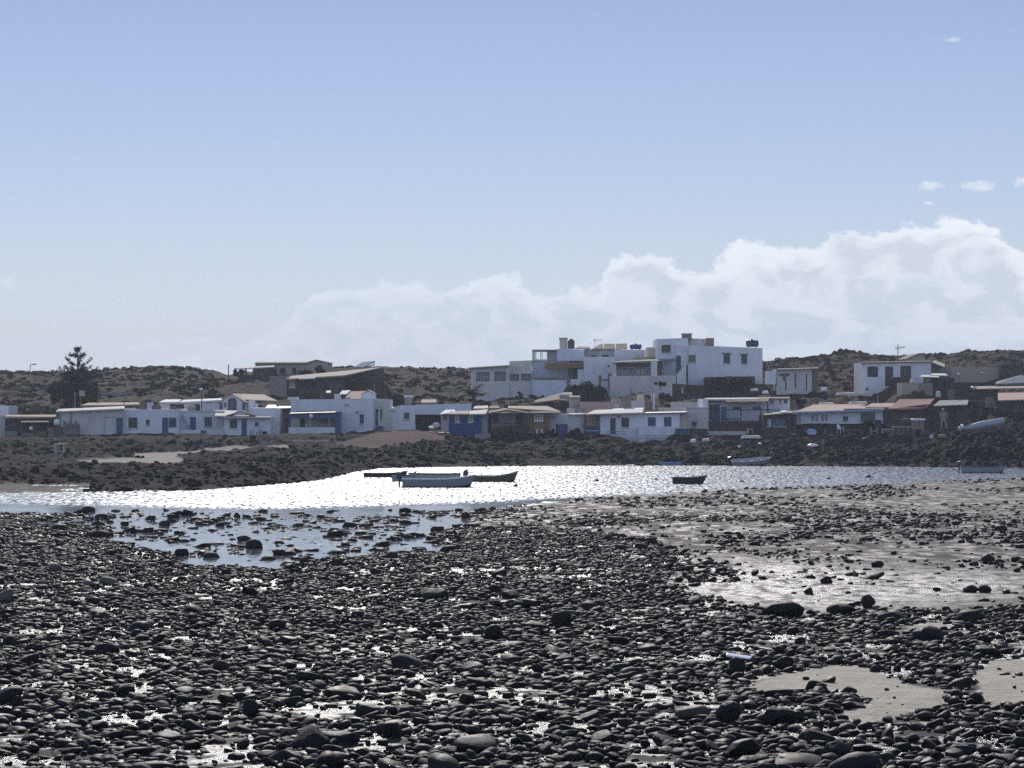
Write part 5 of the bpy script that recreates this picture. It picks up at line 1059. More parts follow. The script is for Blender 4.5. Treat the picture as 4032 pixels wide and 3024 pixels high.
# ------------------------------------------------------------------ boats
def boat(name, label, x0, x1, ywl, ztop, mat, boot='black', rim='white_paint', bow=1, motor=False, Y=None, zoff=0.0, bowrise=1.25, beam=.36, group='small boats of the bay', flare=.75):
    """open rowing boat between photo columns x0..x1 floating at row ywl; ztop: row of the midship gunwale"""
    Y = Y or HC * F / (ywl - HZ); a, b = at(x0, ywl, Y), at(x1, ywl, Y); Lh = (b.x - a.x) / 2; cx = (a.x + b.x) / 2
    fb = (ywl - ztop) / F * Y; Bm = Lh * beam; root = empty(name, (cx, Y + Bm, zoff), label, 'boat', group)
    n = 17; t = np.linspace(-1, 1, n)
    def half(s): return Bm * (1 - max(0, s) ** 2.6) ** .75 * (1 - .28 * max(0, -s) ** 2) if s < 1 else 0.02
    def sheer(s): return fb * (1 + (bowrise - 1) * max(0, s + .1) ** 2 + .06 * max(0, -s) ** 2)
    def keel(s): return -.12 + .10 * max(0, s) ** 4
    def stem(s, k): return s * Lh - max(0, s) ** 3 * (1 - k) * fb * .75       # raked stem
    rows = []
    for s in t:
        h = half(s); z1 = sheer(s); z0 = keel(s); row = []
        for k in (0, .30, .50, .75, 1.0):
            w = h * (0 if k == 0 else (flare + (1 - flare) * k)); row.append((bow * stem(s, k), w, z0 + (z1 - z0) * k))
        rows.append(row)
    def P(q, sgn, inset=0.0, dz=0.0): return Vector((cx + q[0], Y + Bm + sgn * max(q[1] - inset, 0.004), zoff + q[2] + dz))
    mb = MB(); mb2 = MB()
    for sgn in (-1, 1):
        for i in range(n - 1):
            for k in range(4):
                (mb2 if k == 0 else mb).face([P(rows[i][k], sgn), P(rows[i + 1][k], sgn), P(rows[i + 1][k + 1], sgn), P(rows[i][k + 1], sgn)])
                if k: mb.face([P(rows[i][k], sgn, .05, .03 if k == 1 else 0), P(rows[i + 1][k], sgn, .05, .03 if k == 1 else 0), P(rows[i + 1][k + 1], sgn, .05), P(rows[i][k + 1], sgn, .05)])
    for i in range(n - 1): mb.face([P(rows[i][1], -1, .05, .03), P(rows[i + 1][1], -1, .05, .03), P(rows[i + 1][1], 1, .05, .03), P(rows[i][1], 1, .05, .03)])
    for k in range(1, 4): mb.face([P(rows[0][k], -1), P(rows[0][k], 1), P(rows[0][k + 1], 1), P(rows[0][k + 1], -1)])
    mb2.face([P(rows[0][0], -1), P(rows[0][1], -1), P(rows[0][1], 1), P(rows[0][0], 1)])
    for m_ in (mb, mb2): bmesh.ops.remove_doubles(m_.bm, verts=m_.bm.verts, dist=1e-4)
    mb.build('hull', mat, root, smooth=False); mb2.build('hull_bottom', boot, root)
    g = MB()
    for sgn in (-1, 1): g.tube([P(rows[i][4], sgn, 0.01, .01) for i in range(n)], .035)
    g.tube([P(rows[0][4], -1, .02, .0), P(rows[0][4], 1, .02, .0)], .035); g.build('gunwale', rim, root)
    for s in (-.45, .05, .5):
        i = int((s + 1) / 2 * (n - 1)); q = rows[i]; w = q[4][1] - .06; z = zoff + q[4][2] * .72
        MB().box(cx + q[4][0] - .12, cx + q[4][0] + .12, Y + Bm - w, Y + Bm + w, z, z + .04).build('thwart', 'wood', root)
    if motor:
        sx = cx + bow * (-Lh); z = zoff + fb; y = Y + Bm; o = -bow
        mb = MB().hexa([(sx + o * .02, y - .13, z + .08), (sx + o * .38, y - .13, z + .02), (sx + o * .38, y + .13, z + .02), (sx + o * .02, y + .13, z + .08),
                        (sx + o * .06, y - .11, z + .42), (sx + o * .32, y - .11, z + .34), (sx + o * .32, y + .11, z + .34), (sx + o * .06, y + .11, z + .42)])
        e = mb.build('outboard_motor', 'black', root, .03)
        MB().tube([(sx + o * .14, y, z + .1), (sx + o * .22, y, zoff - .12)], .06, r1=.045).build('motor_leg', 'dark_grey', e)
        MB().tube([(sx + o * .05, y, z + .22), (sx - o * .35, y, z + .26)], .02).build('tiller', 'black', e)
    return root
B1 = boat('rowing_boat', 'grey white boat with dark waterline and tilted outboard, front one of the moored cluster', 1583, 1872, 1919, 1889, 'grey_hull', 'black', motor=True, bowrise=1.45)
hp = B1.location; MB().box(hp.x - 1.9, hp.x - 1.35, hp.y - 1.62, hp.y - 1.585, .2, .3)
boat('rowing_boat', 'cream boat lying behind the front moored boat', 1606, 1812, 1890, 1868, 'cream_paint', 'olive', 'olive', bow=-1, bowrise=1.1, flare=.9)
boat('rowing_boat', 'low dark brown boat at the left end of the moored cluster', 1431, 1604, 1879, 1866, 'brown_hull', 'black', 'brown_hull', bowrise=1.6)
boat('rowing_boat', 'grey stern boat with peaked cover half hidden left of the cream boat', 1543, 1640, 1889, 1868, 'grey_hull', 'black', 'grey_hull', Y=158.5, bowrise=1.7, beam=.42)
boat('rowing_boat', 'olive brown boat with high pointed bow right of the moored cluster', 1845, 2040, 1897, 1876, 'olive', 'black', 'cream_paint', bowrise=1.75, motor=True)
boat('dinghy', 'small black dinghy floating alone in the middle of the bay', 2650, 2786, 1905, 1883, 'hull_dark', 'black', 'dark_grey', bowrise=1.35, beam=.4)
boat('rowing_boat', 'blue white boat with raised outboard moored near the right shore', 3792, 3970, 1861, 1838, 'grey_hull', 'hull_dark', 'dark_blue', motor=True, bowrise=1.2)
o = boat('rowing_boat', 'white boat pulled up at the water edge below the terrace house', 2885, 3040, 1836, 1820, 'grey_hull', 'hull_dark', 'white_blue', motor=True, Y=197.0, zoff=.12, bowrise=1.25); o.rotation_euler = (.18, -.07, 0)
o = boat('rowing_boat', 'thin teal boat lying low at the far water edge', 2602, 2690, 1834, 1826, 'pale_blue', 'hull_dark', 'pale_blue', Y=197.5, zoff=.05)
# overturned boat on the right bank
Yb = 224; a, b = at(*C6(1095, 1100), Yb), at(*C6(1530, 1020), Yb)
q = empty('overturned_boat', (a + b) / 2, 'white boat lying on its side on the rocky right bank', 'boat', 'boats drawn up on the bank')
ax = (b - a); Lb = ax.length; ax.normalize(); n = 15; mb = MB(); rim = []
for sgn in (-1, 1):
    rings = []
    for i in range(n):
        s = -1 + 2 * i / (n - 1); w = .98 * (1 - abs(max(0, -s)) ** 2.4) ** .7 * (1 - .12 * max(0, s)) + .01; row = []
        for k in range(7):
            t_ = math.pi * k / 6; row.append((a + b) / 2 + ax * (s * Lb / 2) + Vector((0, -math.sin(t_) * w * .5 + .1, -math.cos(t_) * w * .42 + .2)))
        rings.append(row)
    break
for i in range(n - 1):
    for k in range(6): mb.face([rings[i][k], rings[i + 1][k], rings[i + 1][k + 1], rings[i][k + 1]])
mb.face(rings[-1]); bmesh.ops.remove_doubles(mb.bm, verts=mb.bm.verts, dist=1e-4); mb.build('hull', 'grey_hull', q)
MB().tube([r_[0] for r_ in rings], .05).tube([r_[6] for r_ in rings], .05).build('gunwale', 'grey_hull', q); MB().tube([r_[3] + Vector((0, -.02, 0)) for r_ in rings], .05).build('keel', 'pale_blue', q)
for k, (x, y) in enumerate(((1075, 1050), (1050, 1075))):
    a = at(*C6(x, y), 222.5 + k); MB().lathe(a.x, a.y, [(.1, a.z - .2), (.19, a.z - .07), (.19, a.z + .1), (.08, a.z + .2)], 12).thing('fender', 'white_paint' if k == 0 else 'cream_paint', ('round white' if k == 0 else 'round cream') + ' float at the low end of the boat on the bank', 'float', None, 0, True)
# white overturned tender on the dark shore
a = at(*C5(890, 1355), 232); mb = MB(); rings = []
for i in range(13):
    s = -1 + i / 6; w = (1 - s * s) ** .6 * .3 + .01
    rings.append([Vector((a.x + s * .6, a.y - math.cos(math.pi * k / 6) * w, a.z + math.sin(math.pi * k / 6) * w * .8)) for k in range(7)])
for p_, q_ in zip(rings, rings[1:]):
    for k in range(6): mb.face([p_[k], p_[k + 1], q_[k + 1], q_[k]])
bmesh.ops.remove_doubles(mb.bm, verts=mb.bm.verts, dist=1e-4)
mb.thing('upturned_tender', 'white_plastic', 'bright white upturned little tender on the dark right shore', 'boat', 'boats drawn up on the bank', 0, True)
o = boat('covered_dinghy', 'blue and white dinghy parked under the pink roofed house', 0, 0, 0, 0, 'white_blue', 'white_blue', 'pale_blue', Y=1) if False else None
a = at(*C5(822, 1228), 246.5); b = at(*C5(940, 1228), 246.5); c = at(*C5(822, 1148), 246.5); q = empty('covered_dinghy', (a + b) / 2, 'blue and white covered dinghy parked under the pink roofed house', 'boat', 'boats drawn up on the bank'); hh = c.z - a.z
MB().hexa([(a.x + .2, a.y, a.z), (b.x - .2, a.y, a.z), (b.x - .2, a.y + 1.4, a.z), (a.x + .2, a.y + 1.4, a.z), (a.x, a.y - .1, a.z + hh * .5), (b.x, a.y - .1, a.z + hh * .5), (b.x, a.y + 1.5, a.z + hh * .5), (a.x, a.y + 1.5, a.z + hh * .5)]).build('hull', 'white_blue', q, .08)
MB().hexa([(a.x - .03, a.y - .14, a.z + hh * .52), (b.x + .03, a.y - .14, a.z + hh * .52), (b.x + .03, a.y + 1.54, a.z + hh * .52), (a.x - .03, a.y + 1.54, a.z + hh * .52), (a.x + .25, a.y + .2, a.z + hh), (b.x - .25, a.y + .2, a.z + hh * .95), (b.x - .25, a.y + 1.2, a.z + hh * .95), (a.x + .25, a.y + 1.2, a.z + hh)]).build('cover', 'pale_blue', q, .06)
# ---- things on the shore in front of the houses
chair(3310, 1706, lambda x, y: (x, y), 246, 'white_plastic', 'white plastic armchair under the pink roofed house', .95, 0.7)
q = at(*C5(1040, 1250), 245.5); mb = MB()
for d_ in (-1, 1): mb.tube([q + Vector((d_ * .24, 0, 0)), q + Vector((d_ * .02, .2, .85))], .035)
mb.tube([q + Vector((0, .5, 0)), q + Vector((0, .2, .85))], .035).tube([q + Vector((-.14, .08, .35)), q + Vector((.14, .08, .35))], .03)
mb.thing('trestle', 'grey_board', 'grey wooden trestle between the covered dinghy and the white armchair', 'trestle')
table(1305, 1470, 1160, 1245, C5, 245.5, 'grey_board', 'long grey wooden table right of the white armchair', 1.0)
table(1338, 1495, 1255, 1330, C5, 241.5, 'pale_roof', 'low pale topped bench in front of the long grey table', .7)
q = at(*C5(1605, 1220), 244.5); mb = MB()
for d_ in (-1, 1): mb.box(q.x + d_ * .3 - .05, q.x + d_ * .3 + .05, q.y, q.y + .1, q.z - .2, q.z + .75)
mb.box(q.x - .3, q.x + .3, q.y + .03, q.y + .08, q.z + .28, q.z + .38); mb.thing('drying_rack', 'grey_wall', 'pale H shaped wooden frame beside the dark stone house', 'rack')
for x0, y0, x1, y1, lab, mt in ((212, 1078, 320, 1170, 'grey slatted crate left of the large grey hatch', 'grey_board'), (330, 1050, 540, 1170, 'large grey hatch cover leaning below the tiled house', 'grey_board'), (545, 985, 662, 1150, 'red brown barbecue block with white top below the tiled house', 'brick')):
    a, b = at(*C6(x0, y0), 243), at(*C6(x1, y1), 243); q = empty('shore_box', ((a.x + b.x) / 2, 243, b.z), lab, 'box'); MB().box(a.x, b.x, 243, 244.2, b.z - .4, a.z).build('body', mt, q, .03)
    if mt == 'brick': MB().box(a.x - .1, b.x + .1, 242.9, 244.3, a.z + .003, a.z + .2).build('top', 'white_paint', q, .03); MB().box(a.x + .8, b.x - .3, 242.95, 242.998, a.z - 1.6, a.z - 1.2).build('shelf', 'pale_roof', q)
    else:
        mb = MB()
        for k in range(4): x = a.x + (b.x - a.x) * (k + .2) / 4; mb.box(x, x + (b.x - a.x) * .14, 242.95, 242.998, b.z, a.z - .08)
        mb.build('slat', 'dark_wood', q)
q = at(*C6(875, 870), 246); root = empty('hanging_wetsuit', q, 'pale grey wetsuit hanging from a line by the tin roofed hut', 'wetsuit'); z = q.z
MB().lathe(q.x - .08, q.y, [(.05, z - .12), (.14, z - .04), (.15, z + .1), (.06, z + .2)], 12).build('hood', 'beige', root, smooth=True)
MB().hexa([(q.x - .26, q.y, z - .95), (q.x + .2, q.y, z - .95), (q.x + .2, q.y + .12, z - .95), (q.x - .26, q.y + .12, z - .95), (q.x - .3, q.y, z - .15), (q.x + .3, q.y, z - .18), (q.x + .3, q.y + .12, z - .18), (q.x - .3, q.y + .12, z - .15)]).build('torso', 'concrete', root, .05)
for d_ in (-1, 1):
    MB().tube([(q.x - .03 + d_ * .14, q.y + .06, z - .9), (q.x + d_ * .24, q.y + .05, z - 1.5), (q.x + d_ * .26, q.y + .04, z - 1.95 + d_ * .1)], .11, r1=.06, seg=8).build('leg', 'grey_wall', root)
    MB().tube([(q.x + d_ * .27, q.y + .06, z - .2), (q.x + d_ * .38, q.y + .02, z - .5), (q.x + d_ * .3, q.y - .02, z - .8)], .07, r1=.045, seg=8).build('sleeve', 'concrete', root)
a = at(*C6(860, 1155), 238); MB().hexa([(a.x - .55, a.y, a.z - .2), (a.x + .5, a.y, a.z - .2), (a.x + .45, a.y + .5, a.z - .2), (a.x - .45, a.y + .5, a.z - .2), (a.x - .36, a.y + .1, a.z + .14), (a.x + .3, a.y + .1, a.z + .2), (a.x + .25, a.y + .4, a.z + .2), (a.x - .3, a.y + .4, a.z + .1)]).thing('net_heap', 'yellow', 'yellow ochre heap of fishing net on the bank below the wetsuit', 'net', None, .08)
a = at(*C6(740, 1165), 237); MB().lathe(a.x, a.y, [(.13, a.z - .2), (.19, a.z), (.15, a.z + .16), (.06, a.z + .24)], 10).thing('sack', 'white_worn', 'small pale sack on the bank left of the yellow net heap', 'sack', None, 0, True)
a = at(*C2(780, 1018), 228); b = at(*C2(922, 1095), 228); q = empty('wooden_goal_frame', ((a.x + b.x) / 2, 228, b.z), 'dark wooden frame of two posts and a beam on the far shore rocks', 'frame')
for x in (a.x + .12, b.x - .12): MB().box(x - .12, x + .12, 228, 228.25, b.z - .5, a.z - .2).build('post', 'dark_wood', q)
MB().box(a.x - .1, b.x + .1, 227.95, 228.3, a.z - .2, a.z + .03).build('beam', 'dark_wood', q)
a = at(*C2(804, 1050), 229); MB().lathe(a.x, a.y, [(.08, a.z - .2), (.16, a.z - .05), (.16, a.z + .1), (.05, a.z + .22)], 10).thing('float', 'white_plastic', 'little white float hanging beside the left post of the wooden frame', 'float', None, 0, True)
a, b = at(*C2(1600, 1003), 232), at(*C2(1720, 1025), 232); table(1600, 1720, 1000, 1030, C2, 231, 'tan_roof', 'low plank bench on the reddish earth left of the blue hut', .6)
for k, (x0, y0, x1, y1, lab) in enumerate(((70, 1252, 190, 1296, 'black flat trough left of the blue hut corner'), (470, 1270, 640, 1295, 'pale low stone ledge before the blue hut'))):
    a, b = at(*C3(x0, y0), 243.5), at(*C3(x1, y1), 243.5); MB().box(a.x, b.x, 243.5, 244.3, b.z - .3, a.z).thing('trough' if k == 0 else 'ledge', 'dark_grey' if k == 0 else 'concrete', lab, 'trough' if k == 0 else 'ledge', None, .04)
for (x, y, w, h_, T, Y, mt, lab) in ((1190, 1335, 60, 18, C4, 238, 'white_roof', 'white flat panel lying on the rocks below the blue gate'), (1330, 1325, 80, 14, C4, 239, 'pale_roof', 'pale plank lying right of the white panel'), (1825, 1295, 230, 16, C4, 241, 'pale_roof', 'long pale beam bench below the stone workshop'), (1918, 1380, 36, 28, C4, 238, 'white_plastic', 'small white box on the rocks under the pale beam'), (1690, 1408, 60, 16, C4, 236, 'white_roof', 'white slab lying on rocks left of the small white box'), (1760, 1425, 46, 20, C4, 235, 'white_roof', 'tilted white slab just right of the other white slab'),
        (1025, 680, 70, 26, C5, 278, 'white_roof', 'sunlit white tub on the slope right of the old shed'), (340, 718, 70, 22, C5, 276, 'white_roof', 'white upturned basin on the slope left of the old shed'), (215, 690, 90, 16, C5, 277, 'pale_roof', 'pale slab on the slope left of the upturned basin'), (1290, 735, 250, 14, C5, 274, 'pale_roof', 'long pale beam on the slope below the white slope house'), (1060, 850, 190, 12, C5, 259, 'pale_roof', 'pale sheet edge behind the pink roof'), (1430, 840, 230, 12, C5, 260, 'white_worn', 'pale long sheet behind the right half of the pink roof'),
        (1490, 1265, 40, 14, C5, 241.2, 'white_roof', 'white short board at the right end of the low pale bench'), (820, 690, 46, 50, C6, 262, 'white_worn', 'pale crumpled sheet hanging above the tiled roof')):
    a, b = at(*T(x - w / 2, y - h_ / 2), Y), at(*T(x + w / 2, y + h_ / 2), Y); k = .12 * (b.x - a.x)
    MB().hexa([(a.x, Y, b.z - .12), (b.x, Y, b.z - .12), (b.x, Y + .7, b.z - .12), (a.x, Y + .7, b.z - .12), (a.x + k, Y + .1, a.z), (b.x - k, Y + .05, a.z - .03), (b.x - k, Y + .6, a.z + .03), (a.x + k * .6, Y + .65, a.z)]).thing(lab.split()[-1] if False else ('panel' if 'panel' in lab else 'slab'), mt, lab, 'panel' if 'panel' in lab else 'slab', None, .02)
def plant(T, x, y, Y, w, h_, mat, n, label, cat='shrub', name='shrub', seed=0, leaf=.22, trunk=True, flat=1.0, group=None):
    """bush or tree: branching stems carrying many leaf faces in uneven clumps"""
    r = np.random.default_rng(seed + int(x)); base = at(*T(x, y), Y); W_, H_ = w / (2.212 if T in (C1, C2) else 2.765 if T in (C3, C4) else 2.9) / F * Y, h_ / (2.212 if T in (C1, C2) else 2.765 if T in (C3, C4) else 2.9) / F * Y
    root = empty(name, base, label, cat, group); nb = max(5, int(n / 160))
    cen = np.stack([r.uniform(-.42, .42, nb) * W_, r.uniform(-.35, .35, nb) * W_ * flat, H_ * (.25 + .6 * r.uniform(size=nb))], 1)
    cen[:, 2] *= 1 - .45 * (np.abs(cen[:, 0]) / (W_ * .5)) ** 2
    k = r.integers(0, nb, n); rad = r.uniform(.10, .24, nb) * min(W_, H_ * 1.6); d = r.normal(size=(n, 3)); d /= np.linalg.norm(d, axis=1)[:, None]
    c = cen[k] + d * (rad[k] * r.uniform(.35, 1.1, n) ** .6)[:, None]; c[:, 2] = np.maximum(c[:, 2], .03)
    u = r.normal(size=(n, 3)); u /= np.linalg.norm(u, axis=1)[:, None]; v = np.cross(u, r.normal(size=(n, 3))); v /= np.linalg.norm(v, axis=1)[:, None]
    s = leaf * r.uniform(.5, 1.3, n)[:, None]; V = np.stack([c - u * s * .5, c + v * s * .28, c + u * s * .5, c - v * s * .28], 1).reshape(-1, 3)
    o = np_mesh('foliage', V, np.arange(n * 4), np.full(n, 4), mat); o.parent = root
    if trunk:
        mb = MB()
        for q in cen[:10]: mb.tube([base + Vector((q[0] * .1, q[1] * .1, -.4)), base + Vector((q[0] * .5, q[1] * .5, q[2] * .55)), base + Vector(q)], W_ * .022, r1=W_ * .006, seg=5)
        mb.build('stem', 'bark', root)
    return root
# Norfolk pine
def norfolk():
    Y = 284; base = at(*C1(675, 700), Y); top = at(*C1(675, 150), Y); H = top.z - base.z; sc = 1 / 2.212 / F * Y
    root = empty('norfolk_pine', base, 'norfolk pine with upswept sparse branches rising above the hill line', 'tree')
    mb = MB(); mb.tube([base + Vector((0, 0, -1)), base + Vector((.05, 0, H * .5)), top], .26, r1=.03, seg=8); mb.build('trunk', 'bark', root)
    r = random.Random(4); V = []; br = MB()
    tiers = [(172, 26, .3), (228, 78, .20), (305, 138, .45), (348, 150, .22), (376, 205, .26), (420, 190, .25), (440, 170, .2), (490, 175, .15), (540, 170, .1), (590, 150, .1), (640, 120, .1)]
    for ti, (y, reach, rise) in enumerate(tiers):
        z = base.z + (700 - y) * sc; nb = (4, 5, 5, 5, 6)[ti] if ti < 5 else 8
        for k in range(nb):
            a = 6.2832 * (k + r.uniform(-.25, .25)) / nb + ti * .8; Lr = reach * sc * r.uniform(.72, 1.05); 
            pts = []
            for s in range(9):
                t = s / 8; pts.append(Vector((base.x + math.cos(a) * Lr * t, Y + math.sin(a) * Lr * t, z - .25 * t * (1 - t) * Lr + rise * Lr * t ** 1.8)))
            br.tube(pts, .05, r1=.015, seg=4)
            dens = 12 if ti < 5 else 16
            for s in range(3 if ti < 5 else 2, 9):
                fat = (.12 + .10 * (s / 8)) if ti < 5 else (.10 + .30 * (s / 8)) * 1.2
                for q in range(dens):
                    c = pts[s] + Vector((r.gauss(0, .5), r.gauss(0, .5), r.gauss(.15, .6))) * fat; u = Vector((r.gauss(0, 1), r.gauss(0, 1), r.gauss(.6, .7))).normalized(); v = u.orthogonal().normalized(); l = r.uniform(.16, .34)
                    V += [c - u * l * .5, c + v * .05, c + u * l * .5, c - v * .05]
    br.build('branch', 'bark', root)
    V = np.array([(p_ - base)[:] for p_ in V]); o = np_mesh('crown', V, np.arange(len(V)), np.full(len(V) // 4, 4), 'leaf_dark'); o.parent = root
norfolk()
plant(C1, 560, 640, 288, 280, 185, 'leaf_mid', 2600, 'dark bushy tree left under the norfolk pine', 'tree', 'bushy_tree', 1, .35)
plant(C1, 740, 650, 289, 260, 200, 'leaf_mid', 2600, 'dark bushy tree right under the norfolk pine', 'tree', 'bushy_tree', 2, .35)
plant(C1, 250, 750, 268, 340, 110, 'leaf_pale', 2600, 'pale green shrub mound behind the stone hut', seed=3)
plant(C1, 420, 760, 270, 120, 70, 'leaf_pale', 1200, 'small pale shrub beside the larger mound behind the stone hut', seed=4)
plant(C2, 1680, 700, 268, 180, 130, 'leaf_dark', 2200, 'dark bush behind the low white house with grey window', seed=5)
plant(C2, 1930, 890, 251.5, 90, 45, 'leaf_dark', 700, 'small green bush beside the satellite dish', seed=6)
plant(C2, 900, 400, 327, 130, 80, 'leaf_dark', 1200, 'dark bush against the hilltop house wall', seed=7); plant(C2, 1010, 390, 326, 130, 75, 'leaf_dark', 1200, 'round dark bush right of the other hilltop bush', seed=8)
plant(C2, 690, 396, 327, 60, 65, 'leaf_dark', 600, 'small pointed bush by the hilltop house window', seed=9); plant(C2, 310, 400, 326, 130, 60, 'leaf_dark', 1100, 'dark bush under the covered hilltop terrace', seed=10)
plant(C3, 960, 920, 296, 110, 130, 'leaf_dry', 900, 'bare thin shrub against the big white house terrace wall', seed=11, leaf=.16); plant(C3, 1240, 900, 292, 130, 50, 'leaf_dark', 1000, 'low dark shrub by the collapsed tan roof', seed=12)
plant(C3, 1700, 900, 291, 440, 180, 'leaf_dark', 6500, 'wide dark bush filling the bank between the two tall houses', seed=13, leaf=.3)
plant(C4, 870, 960, 283, 180, 140, 'leaf_dark', 2600, 'dark green bush at the corner of the worn lower wall', seed=14); plant(C4, 830, 750, 285.5, 110, 70, 'leaf_dry', 900, 'dry creeper on the worn lower wall top', seed=15)
plant(C4, 1480, 830, 287, 260, 160, 'leaf_dry', 2600, 'dry grey shrub on the bank under the tallest house', seed=16)
plant(C4, 1600, 770, 288.5, 520, 125, 'leaf_dry', 4200, 'wide dry scrub bank in front of the stone terrace under the tallest house', seed=27, flat=.3)
plant(C3, 1340, 1310, 246.5, 90, 120, 'leaf_dark', 1100, 'potted green plant left of the blue garden gate', seed=17); plant(C3, 1250, 1340, 245.5, 170, 90, 'leaf_dark', 1600, 'low green shrub before the ochre hut', seed=18); plant(C3, 1570, 1320, 246, 170, 100, 'leaf_dark', 1500, 'spiky low bush right of the blue garden gate', seed=19)
plant(C3, 800, 1330, 245.5, 330, 110, 'leaf_dark', 2600, 'dark hedge below the porch house railing', 'hedge', 'hedge', 20); plant(C5, 740, 880, 262, 160, 90, 'leaf_dry', 1300, 'dry bush between terrace annexe and pink roof', seed=21)
plant(C5, 1545, 1150, 246, 120, 90, 'leaf_dark', 900, 'dark bush at the right corner of the pink roofed house', seed=22)
plant(C4, 1800, 1390, 243, 300, 120, 'leaf_dark', 2200, 'dark low shrub under the stone workshop', seed=23); plant(C2, 540, 935, 248.5, 60, 50, 'leaf_dark', 500, 'small dark tuft at the corner of the porch roofed house', seed=24)
plant(C6, 620, 715, 266, 250, 60, 'leaf_pale', 1400, 'pale shrub row behind the sagging tiled roof', seed=25)
for k, (x, y, w, h_) in enumerate(((1150, 290, 90, 60), (1265, 270, 130, 70), (1355, 290, 60, 70), (1020, 310, 90, 40), (900, 330, 110, 40))):
    plant(C5, x, y + 18, 398, w * 1.1, h_, 'leaf_dark', 1500, ('pointed dark shrub left on the right ridge', 'largest round dark shrub on the right ridge', 'small upright shrub right of the largest one on the ridge', 'low dark shrub on the rising ridge slope', 'lowest dark shrub at the left of the ridge slope')[k], seed=40 + k, leaf=.4, group='shrubs on the right ridge')
for k, (x, y, w, h_) in enumerate(((250, 310, 200, 60), (830, 290, 130, 60), (700, 290, 80, 50), (1330, 260, 320, 60))):
    plant(C6, x, y + 18, 395, w * 1.05, h_, 'leaf_dark', 1700, ('dark ridge shrub behind the white slope house', 'round dark ridge shrub right of the grey gable', 'small ridge shrub touching the grey gable', 'wide low dark shrub on the far right ridge')[k], seed=60 + k, leaf=.4, group='shrubs on the right ridge')
for T, x0, y0, x1, y1, Y, tr, mt, lab in ((C1, 860, 462, 1195, 478, 312, 460, 'concrete', 'long low grey terrace wall on the slope right of the norfolk pine'), (C1, 1480, 472, 2075, 500, 322, 455, 'brown_roof', 'wide brown terrace wall below the hilltop house terrace'),
        (C1, 60, 505, 470, 525, 318, 508, 'brown_roof', 'low brown terrace wall on the slope left of the norfolk pine'), (C5, 950, 540, 1400, 556, 306, 538, 'brown_roof', 'brown terrace edge between old shed and white slope house'), (C3, 110, 640, 290, 655, 318, 636, 'concrete', 'pale rubble wall on the hillside left of the big white house')):
    a, b, c = at(*T(x0, y0), Y), at(*T(x1, y1), Y), at(*T(x1, tr), Y); n = 14; mb = MB(); r = random.Random(int(x0))
    for i in range(n):
        f0, f1 = i / n, (i + 1) / n; zt = a.z + (c.z - a.z) * f0 + r.uniform(-.12, .08); xa, xb = a.x + (b.x - a.x) * f0 + .004, a.x + (b.x - a.x) * f1 - .004; zt = float(terrain(np.array([(xa + xb) / 2]), np.array([Y - .3]))[0]) + r.uniform(.3, .5); mb.box(xa, xb, Y + r.uniform(0, .08), Y + .6, zt - 1.0, zt)
    mb.thing('terrace_wall', mt, lab, 'wall')
# palm
def palm():
    Y = 266; base = at(*C3(455, 960), Y); cr = at(*C3(450, 850), Y); root = empty('palm_tree', base, 'wind blown palm with drooping fronds before the big white house', 'palm')
    MB().tube([base + Vector((0, 0, -2)), base.lerp(cr, .5) + Vector((.1, 0, 0)), cr], .26, r1=.18, seg=8).build('trunk', 'bark', root)
    r = random.Random(9); V = []
    for k in range(22):
        a = r.uniform(0, 6.28); up = r.uniform(.15, 1.25); Lr = r.uniform(1.5, 2.4); prev = cr
        d = Vector((math.cos(a) * math.cos(up) - .25, math.sin(a) * math.cos(up), math.sin(up) + .25)).normalized()
        for s in range(14):
            nx = prev + d * Lr / 14; d = (d + Vector((.012, 0, -.075))).normalized(); side = d.cross(Vector((0, 0, 1))).normalized(); l = .62 * math.sin(math.pi * (s + 1.5) / 16)
            for sg in (-1, 1):
                for q in (0, .5):
                    p0 = prev.lerp(nx, q); tip = p0 + side * sg * l + d * l * .7 + Vector((0, 0, -.18 * l)); V += [p0, p0 + d * .07, tip + d * .02, tip]
            V += [prev + side * .03, prev - side * .03, nx - side * .03, nx + side * .03]; prev = nx
    V = np.array([(p_ - base)[:] for p_ in V]); o = np_mesh('crown', V, np.arange(len(V)), np.full(len(V) // 4, 4), 'leaf_palm'); o.parent = root
palm()
